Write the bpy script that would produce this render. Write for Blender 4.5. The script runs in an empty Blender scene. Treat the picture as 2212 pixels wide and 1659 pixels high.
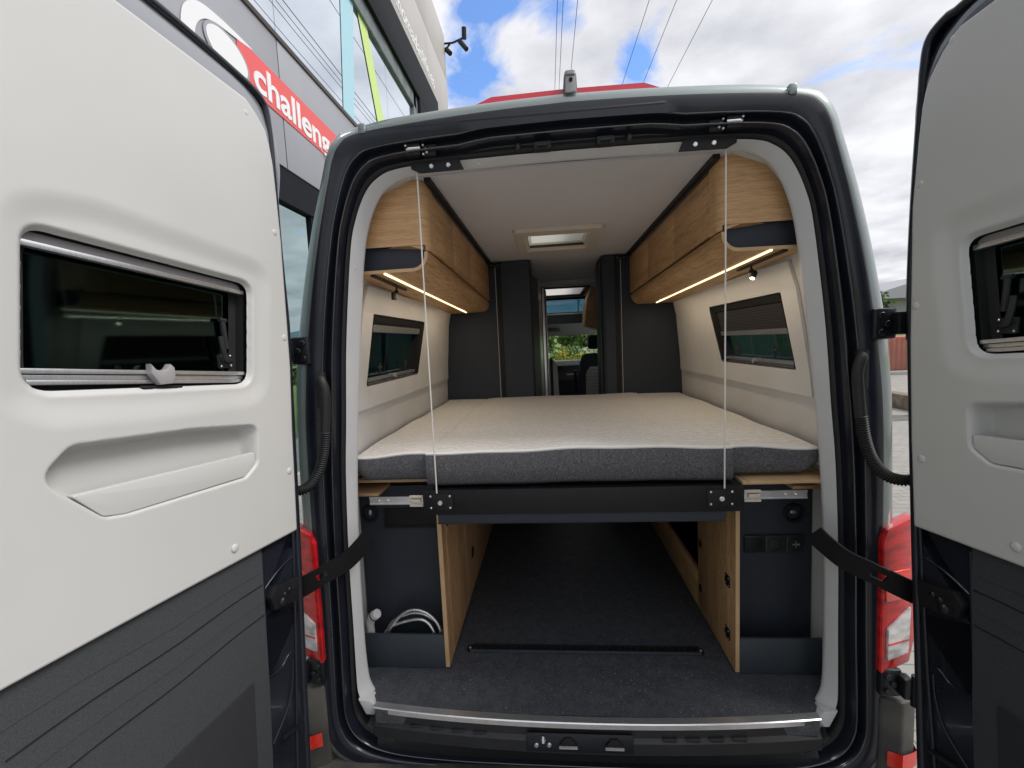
import bpy, bmesh, math, random
import numpy as np
from mathutils import Vector, Matrix
random.seed(7); rng = np.random.default_rng(7)
S = bpy.context.scene
C = S.collection
sin, cos, pi = math.sin, math.cos, math.pi
R_ = math.radians

# ------------------------------------------------------------------ camera
def cam_axes(yaw, pitch, roll):
    f = Vector((-sin(yaw)*cos(pitch), cos(yaw)*cos(pitch), sin(pitch)))
    r = Vector((cos(yaw), sin(yaw), 0)); u = r.cross(f)
    c, s = cos(roll), sin(roll)
    return c*r+s*u, -s*r+c*u, f
cd = bpy.data.cameras.new('camera'); co = bpy.data.objects.new('camera', cd); C.objects.link(co)
r, u, f = cam_axes(0.0868, -0.0934, -0.0466)
co.matrix_world = Matrix(((r.x, u.x, -f.x, -0.09), (r.y, u.y, -f.y, -1.4687), (r.z, u.z, -f.z, 1.9994), (0, 0, 0, 1)))
cd.sensor_width = 36; cd.lens = 947.97/2212*36; cd.clip_start = 0.02; cd.clip_end = 3000
S.camera = co
S.view_settings.view_transform = 'Standard'; S.view_settings.look = 'None'
S.view_settings.exposure = 0.5; S.view_settings.gamma = 1; S.view_settings.use_curve_mapping = False

# ------------------------------------------------------------------ sky and sun
W = bpy.data.worlds.new('World'); S.world = W; W.use_nodes = True
nt = W.node_tree; N = nt.nodes; L = nt.links; N.clear()
SUN_EL, SUN_AZ = R_(50), R_(97)       # azimuth measured from +y towards +x
out = N.new('ShaderNodeOutputWorld'); bg = N.new('ShaderNodeBackground'); bg.inputs[1].default_value = 0.12
sky = N.new('ShaderNodeTexSky'); sky.sky_type = 'NISHITA'; sky.sun_disc = False
sky.sun_elevation = SUN_EL; sky.sun_rotation = SUN_AZ; sky.altitude = 100; sky.air_density = 1.0; sky.dust_density = 0.6; sky.ozone_density = 2.0
tc = N.new('ShaderNodeTexCoord'); sep = N.new('ShaderNodeSeparateXYZ'); L.new(tc.outputs['Generated'], sep.inputs[0])
def mth(op, a, b=None, c=None, nt=nt, clamp=False):
    n = nt.nodes.new('ShaderNodeMath'); n.operation = op; n.use_clamp = clamp
    for i, v in enumerate((a, b, c)):
        if v is None: continue
        if isinstance(v, (int, float)): n.inputs[i].default_value = v
        else: nt.links.new(v, n.inputs[i])
    return n.outputs[0]
zc = mth('MAXIMUM', sep.outputs[2], 0.06)
px_ = mth('DIVIDE', sep.outputs[0], zc); py_ = mth('DIVIDE', sep.outputs[1], zc)
cmb = N.new('ShaderNodeCombineXYZ'); L.new(px_, cmb.inputs[0]); L.new(py_, cmb.inputs[1])
n1 = N.new('ShaderNodeTexNoise'); n1.inputs['Scale'].default_value = 2.6; n1.inputs['Detail'].default_value = 12; n1.inputs['Roughness'].default_value = 0.62; n1.inputs['Distortion'].default_value = 0.35
zs_ = mth('ADD', zc, 0.16); cmb0 = N.new('ShaderNodeCombineXYZ'); L.new(mth('DIVIDE', sep.outputs[0], zs_), cmb0.inputs[0]); L.new(mth('DIVIDE', sep.outputs[1], zs_), cmb0.inputs[1]); L.new(cmb0.outputs[0], n1.inputs['Vector'])
def blob(cx, cy, rx, ry):
    a = mth('DIVIDE', mth('SUBTRACT', px_, cx), rx); b = mth('DIVIDE', mth('SUBTRACT', py_, cy), ry)
    d = mth('ADD', mth('MULTIPLY', a, a), mth('MULTIPLY', b, b))
    return mth('POWER', 2.718, mth('MULTIPLY', d, -1.0))
gap = mth('ADD', blob(-0.24, 1.72, 0.17, 0.40), mth('ADD', blob(0.07, 1.43, 0.11, 0.17), mth('ADD', blob(0.37, 1.78, 0.09, 0.20), blob(-0.12, 1.40, 0.10, 0.06))))
dens = mth('SUBTRACT', mth('ADD', n1.outputs[0], 0.12), mth('MULTIPLY', gap, 0.31))
cr = N.new('ShaderNodeValToRGB'); cr.color_ramp.elements[0].position = 0.33; cr.color_ramp.elements[1].position = 0.50
cr.color_ramp.elements[0].color = (0, 0, 0, 1); cr.color_ramp.elements[1].color = (1, 1, 1, 1)
L.new(dens, cr.inputs[0])
n2 = N.new('ShaderNodeTexNoise'); n2.inputs['Scale'].default_value = 1.9; n2.inputs['Detail'].default_value = 8; n2.inputs['Roughness'].default_value = 0.55
cmb2 = N.new('ShaderNodeCombineXYZ'); L.new(mth('DIVIDE', sep.outputs[0], zs_), cmb2.inputs[0]); L.new(mth('DIVIDE', sep.outputs[1], zs_), cmb2.inputs[1]); cmb2.inputs[2].default_value = 3.7
L.new(cmb2.outputs[0], n2.inputs['Vector'])
cc = N.new('ShaderNodeValToRGB'); e = cc.color_ramp.elements
e[0].position = 0.36; e[0].color = (3.5, 3.6, 3.95, 1); e[1].position = 0.60; e[1].color = (5.7, 5.72, 5.95, 1)
L.new(n2.outputs[0], cc.inputs[0])
skb = N.new('ShaderNodeMix'); skb.data_type = 'RGBA'; skb.blend_type = 'MULTIPLY'; skb.inputs[0].default_value = 1
L.new(sky.outputs[0], skb.inputs[6]); skb.inputs[7].default_value = (1.15, 1.38, 1.70, 1)
mx = N.new('ShaderNodeMix'); mx.data_type = 'RGBA'
L.new(cr.outputs[0], mx.inputs[0]); L.new(skb.outputs[2], mx.inputs[6]); L.new(cc.outputs[0], mx.inputs[7])
# clouds are brighter around the veiled sun
dt_ = N.new('ShaderNodeVectorMath'); dt_.operation = 'DOT_PRODUCT'; L.new(tc.outputs['Generated'], dt_.inputs[0]); dt_.inputs[1].default_value = (sin(SUN_AZ)*cos(SUN_EL), cos(SUN_AZ)*cos(SUN_EL), sin(SUN_EL))
gl_ = mth('ADD', mth('MULTIPLY', mth('POWER', mth('MAXIMUM', dt_.outputs['Value'], 0.0), 6.0), 1.2), 1.0)
vm_ = N.new('ShaderNodeVectorMath'); vm_.operation = 'SCALE'; L.new(mx.outputs[2], vm_.inputs[0]); L.new(gl_, vm_.inputs['Scale'])
L.new(vm_.outputs[0], bg.inputs[0]); L.new(bg.outputs[0], out.inputs[0])
sd = bpy.data.lights.new('sun', 'SUN'); sd.energy = 1.7; sd.angle = R_(24); sd.color = (1, 0.96, 0.9)
so = bpy.data.objects.new('sun', sd); C.objects.link(so)
sdir = Vector((sin(SUN_AZ)*cos(SUN_EL), cos(SUN_AZ)*cos(SUN_EL), sin(SUN_EL)))
so.rotation_euler = sdir.to_track_quat('Z', 'Y').to_euler()

# ------------------------------------------------------------------ materials
def mat(name, col, rough=0.5, metal=0.0, coat=0.0, var=0.0, vscale=8, bump=0.0, bscale=300, vstretch=(1, 1, 1), col2=None, spec=0.5):
    m = bpy.data.materials.new(name); m.use_nodes = True; t = m.node_tree; b = t.nodes['Principled BSDF']
    b.inputs['Base Color'].default_value = (*col, 1); b.inputs['Roughness'].default_value = rough; b.inputs['Metallic'].default_value = metal
    b.inputs['Coat Weight'].default_value = coat; b.inputs['Coat Roughness'].default_value = 0.04; b.inputs['Specular IOR Level'].default_value = spec
    c = t.nodes.new('ShaderNodeTexCoord'); mp = t.nodes.new('ShaderNodeMapping'); mp.inputs['Scale'].default_value = vstretch
    t.links.new(c.outputs['Object'], mp.inputs[0])
    if var > 0 or col2:
        n = t.nodes.new('ShaderNodeTexNoise'); n.inputs['Scale'].default_value = vscale; n.inputs['Detail'].default_value = 6
        t.links.new(mp.outputs[0], n.inputs['Vector'])
        k = t.nodes.new('ShaderNodeValToRGB'); k.color_ramp.elements[0].position = 0.3; k.color_ramp.elements[1].position = 0.7
        c2 = col2 or tuple(min(1, x*(1+var)) for x in col); c1 = col if col2 else tuple(x*(1-var) for x in col)
        k.color_ramp.elements[0].color = (*c1, 1); k.color_ramp.elements[1].color = (*c2, 1)
        t.links.new(n.outputs[0], k.inputs[0]); t.links.new(k.outputs[0], b.inputs['Base Color'])
        rr = t.nodes.new('ShaderNodeMapRange'); rr.inputs[3].default_value = max(0, rough*0.85); rr.inputs[4].default_value = min(1, rough*1.2)
        t.links.new(n.outputs[0], rr.inputs[0]); t.links.new(rr.outputs[0], b.inputs['Roughness'])
    if bump > 0:
        n = t.nodes.new('ShaderNodeTexNoise'); n.inputs['Scale'].default_value = bscale; n.inputs['Detail'].default_value = 3
        t.links.new(mp.outputs[0], n.inputs['Vector'])
        bn = t.nodes.new('ShaderNodeBump'); bn.inputs['Strength'].default_value = bump; bn.inputs['Distance'].default_value = 0.002
        t.links.new(n.outputs[0], bn.inputs['Height']); t.links.new(bn.outputs[0], b.inputs['Normal'])
    return m
def nodes_of(m): return m.node_tree, m.node_tree.nodes['Principled BSDF']
def ramp(t, src, stops):
    k = t.nodes.new('ShaderNodeValToRGB'); e = k.color_ramp.elements
    e[0].position, e[0].color = stops[0][0], (*stops[0][1], 1); e[1].position, e[1].color = stops[-1][0], (*stops[-1][1], 1)
    for p, c in stops[1:-1]:
        q = e.new(p); q.color = (*c, 1)
    t.links.new(src, k.inputs[0]); return k.outputs[0]
def tex(t, kind, scale, stretch=(1, 1, 1), coord='Object', **kw):
    c = t.nodes.new('ShaderNodeTexCoord'); mp = t.nodes.new('ShaderNodeMapping'); mp.inputs['Scale'].default_value = stretch
    t.links.new(c.outputs[coord], mp.inputs[0])
    n = t.nodes.new('ShaderNodeTex'+kind); n.inputs['Scale'].default_value = scale
    for k, v in kw.items(): n.inputs[k].default_value = v
    t.links.new(mp.outputs[0], n.inputs['Vector']); return n
def mix(t, a, b, fac, mode='MIX'):
    n = t.nodes.new('ShaderNodeMix'); n.data_type = 'RGBA'; n.blend_type = mode
    for i, v in ((0, fac), (6, a), (7, b)):
        if isinstance(v, (int, float)): n.inputs[i].default_value = v
        elif isinstance(v, tuple): n.inputs[i].default_value = (*v, 1)
        else: t.links.new(v, n.inputs[i])
    return n.outputs[2]
def bump(t, b, h, strength, dist=0.002):
    bn = t.nodes.new('ShaderNodeBump'); bn.inputs['Strength'].default_value = strength; bn.inputs['Distance'].default_value = dist
    t.links.new(h, bn.inputs['Height']); t.links.new(bn.outputs[0], b.inputs['Normal'])

M = {}
M['paint'] = mat('dark_paint', (0.013, 0.015, 0.023), 0.28, 0.0, 0.22, var=0.25, vscale=5, bump=0.03, bscale=40, spec=0.35)
M['flank'] = mat('graphite_paint', (0.20, 0.235, 0.23), 0.42, 0.5, 0.8, var=0.08, vscale=3, bump=0.015, bscale=15)
M['flange'] = mat('lit_flange_paint', (0.27, 0.28, 0.30), 0.3, 0.3, 0.8)  # pale grey stands in for the reflection on the left door's rim
M['doorgrey'] = mat('grey_door', (0.075, 0.075, 0.085), 0.5)
M['strap'] = mat('strap_steel_black', (0.006, 0.006, 0.007), 0.55, spec=0.2, var=0.2)
M['flap'] = mat('flap_mesh_fabric', (0.012, 0.013, 0.016), 0.95, vscale=500, col2=(0.028, 0.030, 0.034), bump=0.4, bscale=500)
M['camgrey'] = mat('camera_grey', (0.13, 0.13, 0.145), 0.4)
M['gloss'] = mat('gloss_paint', (0.05, 0.055, 0.065), 0.12, 0.6, 1.0)  # gloss for the highlight beads and the shaded copy of the door rim
M['rubber'] = mat('rubber', (0.012, 0.012, 0.013), 0.55, bump=0.1, bscale=200)
M['plastic'] = mat('black_plastic', (0.017, 0.018, 0.021), 0.48, var=0.15, vscale=20, bump=0.15, bscale=500)
M['bumper'] = mat('bumper_plastic', (0.035, 0.037, 0.038), 0.6, vscale=7, col2=(0.10, 0.092, 0.078), bump=0.25, bscale=400)
M['hard'] = mat('hinge_metal', (0.022, 0.024, 0.028), 0.32, 0.5, var=0.2)
M['white'] = mat('white_trim', (0.555, 0.553, 0.54), 0.42, var=0.025, vscale=3, bump=0.05, bscale=700)
M['white2'] = mat('grey_white_trim', (0.56, 0.56, 0.565), 0.5, var=0.03, bump=0.05, bscale=600)
M['carpet'] = mat('dark_lining', (0.026, 0.029, 0.033), 0.95, vscale=420, col2=(0.054, 0.059, 0.064), bump=0.3, bscale=600)
M['slate'] = mat('slate_board', (0.023, 0.029, 0.042), 0.62, var=0.12, vscale=40, bump=0.1, bscale=600)
M['slate2'] = mat('slate_board_light', (0.038, 0.049, 0.060), 0.6, var=0.1, vscale=40, bump=0.1, bscale=600)
M['alu'] = mat('aluminium', (0.74, 0.74, 0.76), 0.3, 0.85, var=0.06, vscale=30, vstretch=(1, 8, 1))
M['steel'] = mat('zinc_steel', (0.70, 0.71, 0.72), 0.28, 0.95, var=0.1, vscale=60)
M['cream'] = mat('cream_plastic', (0.60, 0.53, 0.45), 0.45, var=0.04)
M['fabricwall'] = mat('wall_fabric', (0.65, 0.64, 0.625), 0.9, var=0.04, vscale=6, bump=0.35, bscale=450)
M['ceil'] = mat('ceiling_fabric', (0.60, 0.575, 0.585), 0.92, var=0.03, vscale=4, bump=0.35, bscale=450)
M['blk'] = mat('black_powder_coat', (0.011, 0.011, 0.013), 0.5, var=0.2, vscale=30, bump=0.2, bscale=600, spec=0.3)
M['cord'] = mat('white_cord', (0.72, 0.70, 0.66), 0.7)
M['shower'] = mat('white_shower_plastic', (0.8, 0.8, 0.78), 0.25)
M['grey_clip'] = mat('grey_clip', (0.33, 0.32, 0.33), 0.45)
M['blind'] = mat('pleated_blind', (0.014, 0.013, 0.016), 0.85)
t, b = nodes_of(M['blind']); w = tex(t, 'Wave', 28, (0, 0, 1), **{'Distortion': 1.5}); w.bands_direction = 'Z'; bump(t, b, w.outputs[0], 0.3, 0.004)
t_, b_ = nodes_of(M['blk'])

def wood(name, grain, cols, rough=0.5, pl_amt=1.0):
    m = bpy.data.materials.new(name); m.use_nodes = True; t, b = nodes_of(m)
    n = tex(t, 'Noise', 1.0, grain, Detail=8, Roughness=0.62, Distortion=0.25)
    n2 = tex(t, 'Noise', 1.0, tuple(g*5.5 for g in grain), Detail=3, Roughness=0.7)
    pl = tex(t, 'Noise', 1.0, tuple(g*0.16 for g in grain), Detail=0)
    a = ramp(t, n.outputs[0], ((0.30, cols[0]), (0.50, cols[1]), (0.72, cols[2])))
    s = ramp(t, n2.outputs[0], ((0.36, (0.60, 0.54, 0.48)), (0.52, (1, 1, 1))))
    c = mix(t, a, s, 0.8, 'MULTIPLY')
    p = ramp(t, pl.outputs[0], ((0.44, (0.86, 0.84, 0.82)), (0.5, (1, 1, 1)), (0.57, (0.92, 0.9, 0.88))))
    c = mix(t, c, p, pl_amt, 'MULTIPLY')
    t.links.new(c, b.inputs['Base Color']); b.inputs['Roughness'].default_value = rough
    bump(t, b, n2.outputs[0], 0.15, 0.001); return m
oak = ((0.53, 0.30, 0.135), (0.62, 0.375, 0.185), (0.69, 0.44, 0.235))
M['oak_end'] = wood('oak_end_grain_across', (4, 4, 130), oak, pl_amt=0.25)        # grain runs across, around the curved end
M['oak_side'] = wood('oak_along', (14, 1.6, 26), oak)                    # grain runs along the van
M['oak_tall'] = wood('oak_panel', (12, 5, 5), oak)
t, b = nodes_of(M['oak_tall'])
for nd in t.nodes:
    if nd.type == 'MAPPING': nd.inputs['Rotation'].default_value = (R_(48), 0, 0); s0 = nd.inputs['Scale'].default_value; nd.inputs['Scale'].default_value = (s0[0], s0[1]*4.2, s0[2]*0.5)
M['edge'] = mat('oak_edge_band', (0.55, 0.36, 0.20), 0.5, var=0.06, vscale=20)

# speckled vinyl floor
m = M['vinyl'] = bpy.data.materials.new('speckled_vinyl'); m.use_nodes = True; t, b = nodes_of(m)
v = tex(t, 'Voronoi', 120, (1, 1, 1)); v2 = tex(t, 'Voronoi', 62, (1, 1, 1)); n = tex(t, 'Noise', 30, Detail=4)
r1 = ramp(t, v.outputs['Distance'], ((0.16, (1, 1, 1)), (0.30, (0, 0, 0)))); r2 = ramp(t, v2.outputs['Distance'], ((0.10, (1, 1, 1)), (0.24, (0, 0, 0))))
sel = ramp(t, v.outputs['Color'], ((0.5, (0, 0, 0)), (0.8, (1, 1, 1)))); sel2 = ramp(t, v2.outputs['Color'], ((0.6, (0, 0, 0)), (0.8, (1, 1, 1))))
base = ramp(t, n.outputs[0], ((0.35, (0.042, 0.046, 0.056)), (0.65, (0.065, 0.071, 0.083))))
c = mix(t, base, (0.14, 0.15, 0.17), mix(t, r1, sel, 1.0, 'MULTIPLY')); c = mix(t, c, (0.26, 0.28, 0.31), mix(t, r2, sel2, 1.0, 'MULTIPLY'))
n9 = tex(t, 'Noise', 150, Detail=3, Roughness=0.7); c = mix(t, c, (0.105, 0.112, 0.125), ramp(t, n9.outputs[0], ((0.52, (0, 0, 0)), (0.66, (1, 1, 1)))))
t.links.new(c, b.inputs['Base Color']); b.inputs['Roughness'].default_value = 0.55
bump(t, b, tex(t, 'Noise', 350, Detail=2).outputs[0], 0.25, 0.001)
# mattress cover, knitted
m = M['knit'] = bpy.data.materials.new('knitted_mattress_cover'); m.use_nodes = True; t, b = nodes_of(m)
w1 = tex(t, 'Wave', 13, (1, 0.9, 1), Distortion=7.0, Detail=2.0); w1.inputs['Detail Scale'].default_value = 2.2; w1.bands_direction = 'Y'
n = tex(t, 'Noise', 60, Detail=3)
c = mix(t, ramp(t, w1.outputs[0], ((0.0, (0.72, 0.705, 0.675)), (0.6, (0.82, 0.81, 0.785)), (1.0, (0.86, 0.855, 0.835)))), ramp(t, n.outputs[0], ((0.3, (0.92, 0.92, 0.92)), (0.7, (1, 1, 1)))), 1.0, 'MULTIPLY')
t.links.new(c, b.inputs['Base Color']); b.inputs['Roughness'].default_value = 0.9; bump(t, b, w1.outputs[0], 0.5, 0.004)
M['hem'] = mat('white_hem', (0.78, 0.77, 0.75), 0.85, bump=0.3, bscale=400)
# melange upholstery
m = M['melange'] = bpy.data.materials.new('melange_fabric'); m.use_nodes = True; t, b = nodes_of(m)
a1 = tex(t, 'Noise', 1, (110, 110, 900), Detail=2); a2 = tex(t, 'Noise', 1, (800, 800, 80), Detail=2)
s = mix(t, a1.outputs[0], a2.outputs[0], 0.5)
c = ramp(t, s, ((0.38, (0.044, 0.044, 0.050)), (0.52, (0.098, 0.096, 0.106)), (0.66, (0.22, 0.217, 0.235))))
t.links.new(c, b.inputs['Base Color']); b.inputs['Roughness'].default_value = 0.95; bump(t, b, s, 0.6, 0.002)

def glass(name, tint, gl=0.12, rough=0.0, dark=False, gcol=(1, 1, 1)):
    m = bpy.data.materials.new(name); m.use_nodes = True; t = m.node_tree; t.nodes.clear()
    o = t.nodes.new('ShaderNodeOutputMaterial'); tr = t.nodes.new('ShaderNodeBsdfTransparent'); tr.inputs[0].default_value = (*tint, 1)
    g = t.nodes.new('ShaderNodeBsdfGlossy'); g.inputs['Roughness'].default_value = rough; g.inputs['Color'].default_value = (*gcol, 1)
    fr = t.nodes.new('ShaderNodeLayerWeight'); fr.inputs[0].default_value = 0.5
    pw = t.nodes.new('ShaderNodeMath'); pw.operation = 'POWER'; pw.inputs[1].default_value = 4.5; t.links.new(fr.outputs['Facing'], pw.inputs[0])
    ad = t.nodes.new('ShaderNodeMath'); ad.operation = 'ADD'; ad.inputs[1].default_value = gl+.035; ad.use_clamp = True; t.links.new(pw.outputs[0], ad.inputs[0])
    mx = t.nodes.new('ShaderNodeMixShader'); t.links.new(ad.outputs[0], mx.inputs[0]); t.links.new(tr.outputs[0], mx.inputs[1]); t.links.new(g.outputs[0], mx.inputs[2])
    t.links.new(mx.outputs[0], o.inputs[0]); return m
M['glass'] = glass('clear_glass', (0.86, 0.9, 0.88), 0.0)
M['tint'] = glass('blue_tinted_glass', (0.22, 0.36, 0.42), 0.02)
M['smoke'] = glass('smoked_acrylic', (0.10, 0.16, 0.16), 0.035, 0.045, gcol=(0.46, 0.72, 0.74))
M['bluesmoke'] = glass('blue_smoked_pane', (0.30, 0.34, 0.50), 0.06, 0.02, gcol=(0.55, 0.66, 0.78))
M['mirror'] = glass('reflective_facade_glass', (0.03, 0.035, 0.04), 0.82, 0.004, gcol=(0.80, 0.86, 0.92))
M['greenglass'] = glass('green_facade_glass', (0.03, 0.04, 0.035), 0.55, 0.004, gcol=(0.62, 0.78, 0.78))
m = M['opal'] = bpy.data.materials.new('opal_blind'); m.use_nodes = True; t = m.node_tree; t.nodes.clear()
o = t.nodes.new('ShaderNodeOutputMaterial'); tl = t.nodes.new('ShaderNodeBsdfTranslucent'); tl.inputs[0].default_value = (0.9, 0.88, 0.86, 1); df = t.nodes.new('ShaderNodeBsdfDiffuse'); df.inputs[0].default_value = (0.8, 0.78, 0.76, 1)
mxs = t.nodes.new('ShaderNodeMixShader'); mxs.inputs[0].default_value = 0.25; t.links.new(tl.outputs[0], mxs.inputs[1]); t.links.new(df.outputs[0], mxs.inputs[2]); t.links.new(mxs.outputs[0], o.inputs[0])
def emit(name, col, st):
    m = bpy.data.materials.new(name); m.use_nodes = True; t, b = nodes_of(m)
    b.inputs['Base Color'].default_value = (*col, 1); b.inputs['Emission Color'].default_value = (*col, 1); b.inputs['Emission Strength'].default_value = st; return m
M['led'] = emit('warm_led', (1.0, 0.84, 0.50), 1.3)
M['ledspot'] = emit('spot_led', (1.0, 0.88, 0.6), 6)
def lens(name, col, stretch):
    m = mat(name, col, 0.12, coat=1.0); t, b = nodes_of(m)
    w = tex(t, 'Wave', 60, stretch); w.bands_direction = 'DIAGONAL'; bump(t, b, w.outputs[0], 0.25, 0.003)
    n = tex(t, 'Noise', 14, (1, 1, 2.5), Detail=2)
    t.links.new(ramp(t, n.outputs[0], ((0.35, tuple(x*0.6 for x in col)), (0.6, tuple(min(1, x*1.2) for x in col)))), b.inputs['Base Color']); return m
M['red'] = lens('red_lens', (0.55, 0.008, 0.010), (1, 1, 1)); M['clear'] = lens('clear_lens', (0.58, 0.56, 0.55), (3, 3, 3))
M['redflat'] = mat('red_reflector', (0.72, 0.03, 0.015), 0.25, coat=0.8, var=0.1, vscale=60)
M['redstop'] = mat('brake_light_lens', (0.75, 0.02, 0.05), 0.2, coat=0.8, var=0.05)

# ------------------------------------------------------------------ mesh builder
def cr(pts, n=6, closed=False):
    """Catmull-Rom resampling"""
    P = [np.array(p, float) for p in pts]; out = []; m = len(P)
    rngk = range(m if closed else m-1)
    for i in rngk:
        p0 = P[(i-1) % m] if (closed or i > 0) else 2*P[0]-P[1]
        p1 = P[i]; p2 = P[(i+1) % m]
        p3 = P[(i+2) % m] if (closed or i+2 < m) else 2*P[-1]-P[-2]
        for k in range(n):
            t = k/n
            out.append(0.5*((2*p1)+(-p0+p2)*t+(2*p0-5*p1+4*p2-p3)*t*t+(-p0+3*p1-3*p2+p3)*t**3))
    if not closed: out.append(P[-1])
    return [tuple(q) for q in out]
def rnd(poly, r, n=5):
    """round the corners of a 2D polygon"""
    out = []; m = len(poly)
    for i in range(m):
        rr = r[i] if isinstance(r, (list, tuple)) else r
        p = Vector(poly[i]); a = Vector(poly[i-1])-p; b = Vector(poly[(i+1) % m])-p
        if rr <= 0: out.append(tuple(p)); continue
        ang = a.angle(b); d = min(rr/max(math.tan(ang/2), 1e-3), a.length*0.48, b.length*0.48)
        q0 = p+a.normalized()*d; q1 = p+b.normalized()*d
        for k in range(n+1):
            t = k/n; out.append(tuple((1-t)**2*q0+2*t*(1-t)*p+t*t*q1))
    return out
def arc(cx, cy, r, a0, a1, n=8): return [(cx+r*cos(R_(a0+(a1-a0)*k/n)), cy+r*sin(R_(a0+(a1-a0)*k/n))) for k in range(n+1)]

class MB:
    def __init__(s, xf=None): s.bm = bmesh.new(); s.xf = xf
    def _emit(s, vs, fs):
        vv = [s.bm.verts.new(s.xf(*v) if s.xf else v) for v in vs]
        for f in fs:
            try: s.bm.faces.new([vv[i] for i in f])
            except ValueError: pass
        return s
    def raw(s, vs, fs): return s._emit(vs, fs)
    def _bm(s, b2):
        b2.verts.ensure_lookup_table(); b2.verts.index_update()
        s._emit([tuple(v.co) for v in b2.verts], [[v.index for v in f.verts] for f in b2.faces]); b2.free(); return s
    def box(s, x, y, z, bev=0.0, seg=2):
        b2 = bmesh.new(); bmesh.ops.create_cube(b2, size=1)
        for v in b2.verts: v.co = Vector(((x[0]+x[1])/2+v.co.x*(x[1]-x[0]), (y[0]+y[1])/2+v.co.y*(y[1]-y[0]), (z[0]+z[1])/2+v.co.z*(z[1]-z[0])))
        if bev > 0: bmesh.ops.bevel(b2, geom=list(b2.edges), offset=bev, segments=seg, affect='EDGES', profile=0.5)
        return s._bm(b2)
    def prism(s, poly, plane, t0, t1, bev=0.0, seg=2):
        def P(a, b, t): return {'xz': (a, t, b), 'yz': (t, a, b), 'xy': (a, b, t)}[plane]
        b2 = bmesh.new(); n = len(poly)
        A = [b2.verts.new(P(a, b, t0)) for a, b in poly]; B = [b2.verts.new(P(a, b, t1)) for a, b in poly]
        fa = b2.faces.new(A); fb = b2.faces.new(B)
        for i in range(n): b2.faces.new((A[i], A[(i+1) % n], B[(i+1) % n], B[i]))
        bmesh.ops.recalc_face_normals(b2, faces=list(b2.faces))
        if bev > 0: bmesh.ops.bevel(b2, geom=list(set(fa.edges) | set(fb.edges)), offset=bev, segments=seg, affect='EDGES', profile=0.5, clamp_overlap=True)
        bmesh.ops.triangulate(b2, faces=[f for f in b2.faces if len(f.verts) > 4])
        return s._bm(b2)
    def loft(s, rings, closed=True, caps=False):
        n = len(rings[0]); vs = [p for r in rings for p in r]; fs = []
        for i in range(len(rings)-1):
            for j in range(n if closed else n-1):
                k = (j+1) % n; fs.append((i*n+j, i*n+k, (i+1)*n+k, (i+1)*n+j))
        if caps: fs.append(tuple(range(n))); fs.append(tuple(range((len(rings)-1)*n, len(rings)*n)))
        return s._emit(vs, fs)
    def tube(s, path, r, n=10, caps=True):
        P = [Vector(p) for p in path]; rings = []; up = None
        for i, p in enumerate(P):
            d = (P[min(i+1, len(P)-1)]-P[max(i-1, 0)]).normalized()
            if up is None: up = d.orthogonal().normalized()
            up = (up-d*up.dot(d)).normalized(); sd_ = d.cross(up)
            rr = r[i] if isinstance(r, (list, tuple)) else r
            rings.append([tuple(p+up*rr*cos(2*pi*k/n)+sd_*rr*sin(2*pi*k/n)) for k in range(n)])
        return s.loft(rings, True, caps)
    def ribbon(s, path, w, th, up=(0, 0, 1)):
        P = [Vector(p) for p in path]; U = Vector(up); rings = []
        for i, p in enumerate(P):
            d = (P[min(i+1, len(P)-1)]-P[max(i-1, 0)]).normalized(); a = (U-d*U.dot(d)).normalized(); c = d.cross(a)
            rings.append([tuple(p+a*w/2*sx+c*th/2*sy) for sx, sy in ((-1, -1), (1, -1), (1, 1), (-1, 1))])
        return s.loft(rings, True, True)
    def disc(s, c, axis, r, t, n=20, bev=0.0):
        a = Vector(axis).normalized(); u_ = a.orthogonal().normalized(); w = a.cross(u_); c = Vector(c)
        prof = [(0.0001, 0), (r, 0), (r, t-bev), (r-bev, t), (0.0001, t)]
        rings = [[tuple(c+a*h+(u_*cos(2*pi*k/n)+w*sin(2*pi*k/n))*q) for k in range(n)] for q, h in prof]
        return s.loft(rings, True)
    def ball(s, c, r, sc=(1, 1, 1), n=10):
        b2 = bmesh.new(); bmesh.ops.create_uvsphere(b2, u_segments=n*2, v_segments=n, radius=r)
        for v in b2.verts: v.co = Vector((c[0]+v.co.x*sc[0], c[1]+v.co.y*sc[1], c[2]+v.co.z*sc[2]))
        return s._bm(b2)
    def build(s, name, m, parent=None, smooth=True, weld=0.0, ang=32, recalc=True):
        if weld: bmesh.ops.remove_doubles(s.bm, verts=list(s.bm.verts), dist=weld)
        if recalc: bmesh.ops.recalc_face_normals(s.bm, faces=list(s.bm.faces))
        me = bpy.data.meshes.new(name); root = parent
        while root and root.parent: root = root.parent
        off = Vector(root.location) if root else Vector((0, 0, 0))
        if root:
            for v in s.bm.verts: v.co -= off
        s.bm.to_mesh(me); s.bm.free(); me.materials.append(M[m] if isinstance(m, str) else m)
        if smooth:
            me.shade_smooth(); me.set_sharp_from_angle(angle=R_(ang))
        o = bpy.data.objects.new(name, me); C.objects.link(o)
        if parent: o.parent = parent
        return o
def thing(name, label, cat, loc=(0, 0, 0), group=None):
    o = bpy.data.objects.new(name, None); C.objects.link(o); o.location = loc; o.empty_display_size = 0.1
    o['label'] = label; o['category'] = cat
    if group: o['group'] = group
    return o
def tag(o, label, cat, group=None):
    o['label'] = label; o['category'] = cat
    if group: o['group'] = group
    return o
def struct(o, kind='structure'): o['kind'] = kind; return o
def base_at(o, loc):
    """move a single-mesh thing's origin to its base"""
    l = Vector(loc); o.data.transform(Matrix.Translation(-l)); o.location = l; return o
mir = lambda s: (lambda x, y, z: (s*x, y, z))

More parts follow.
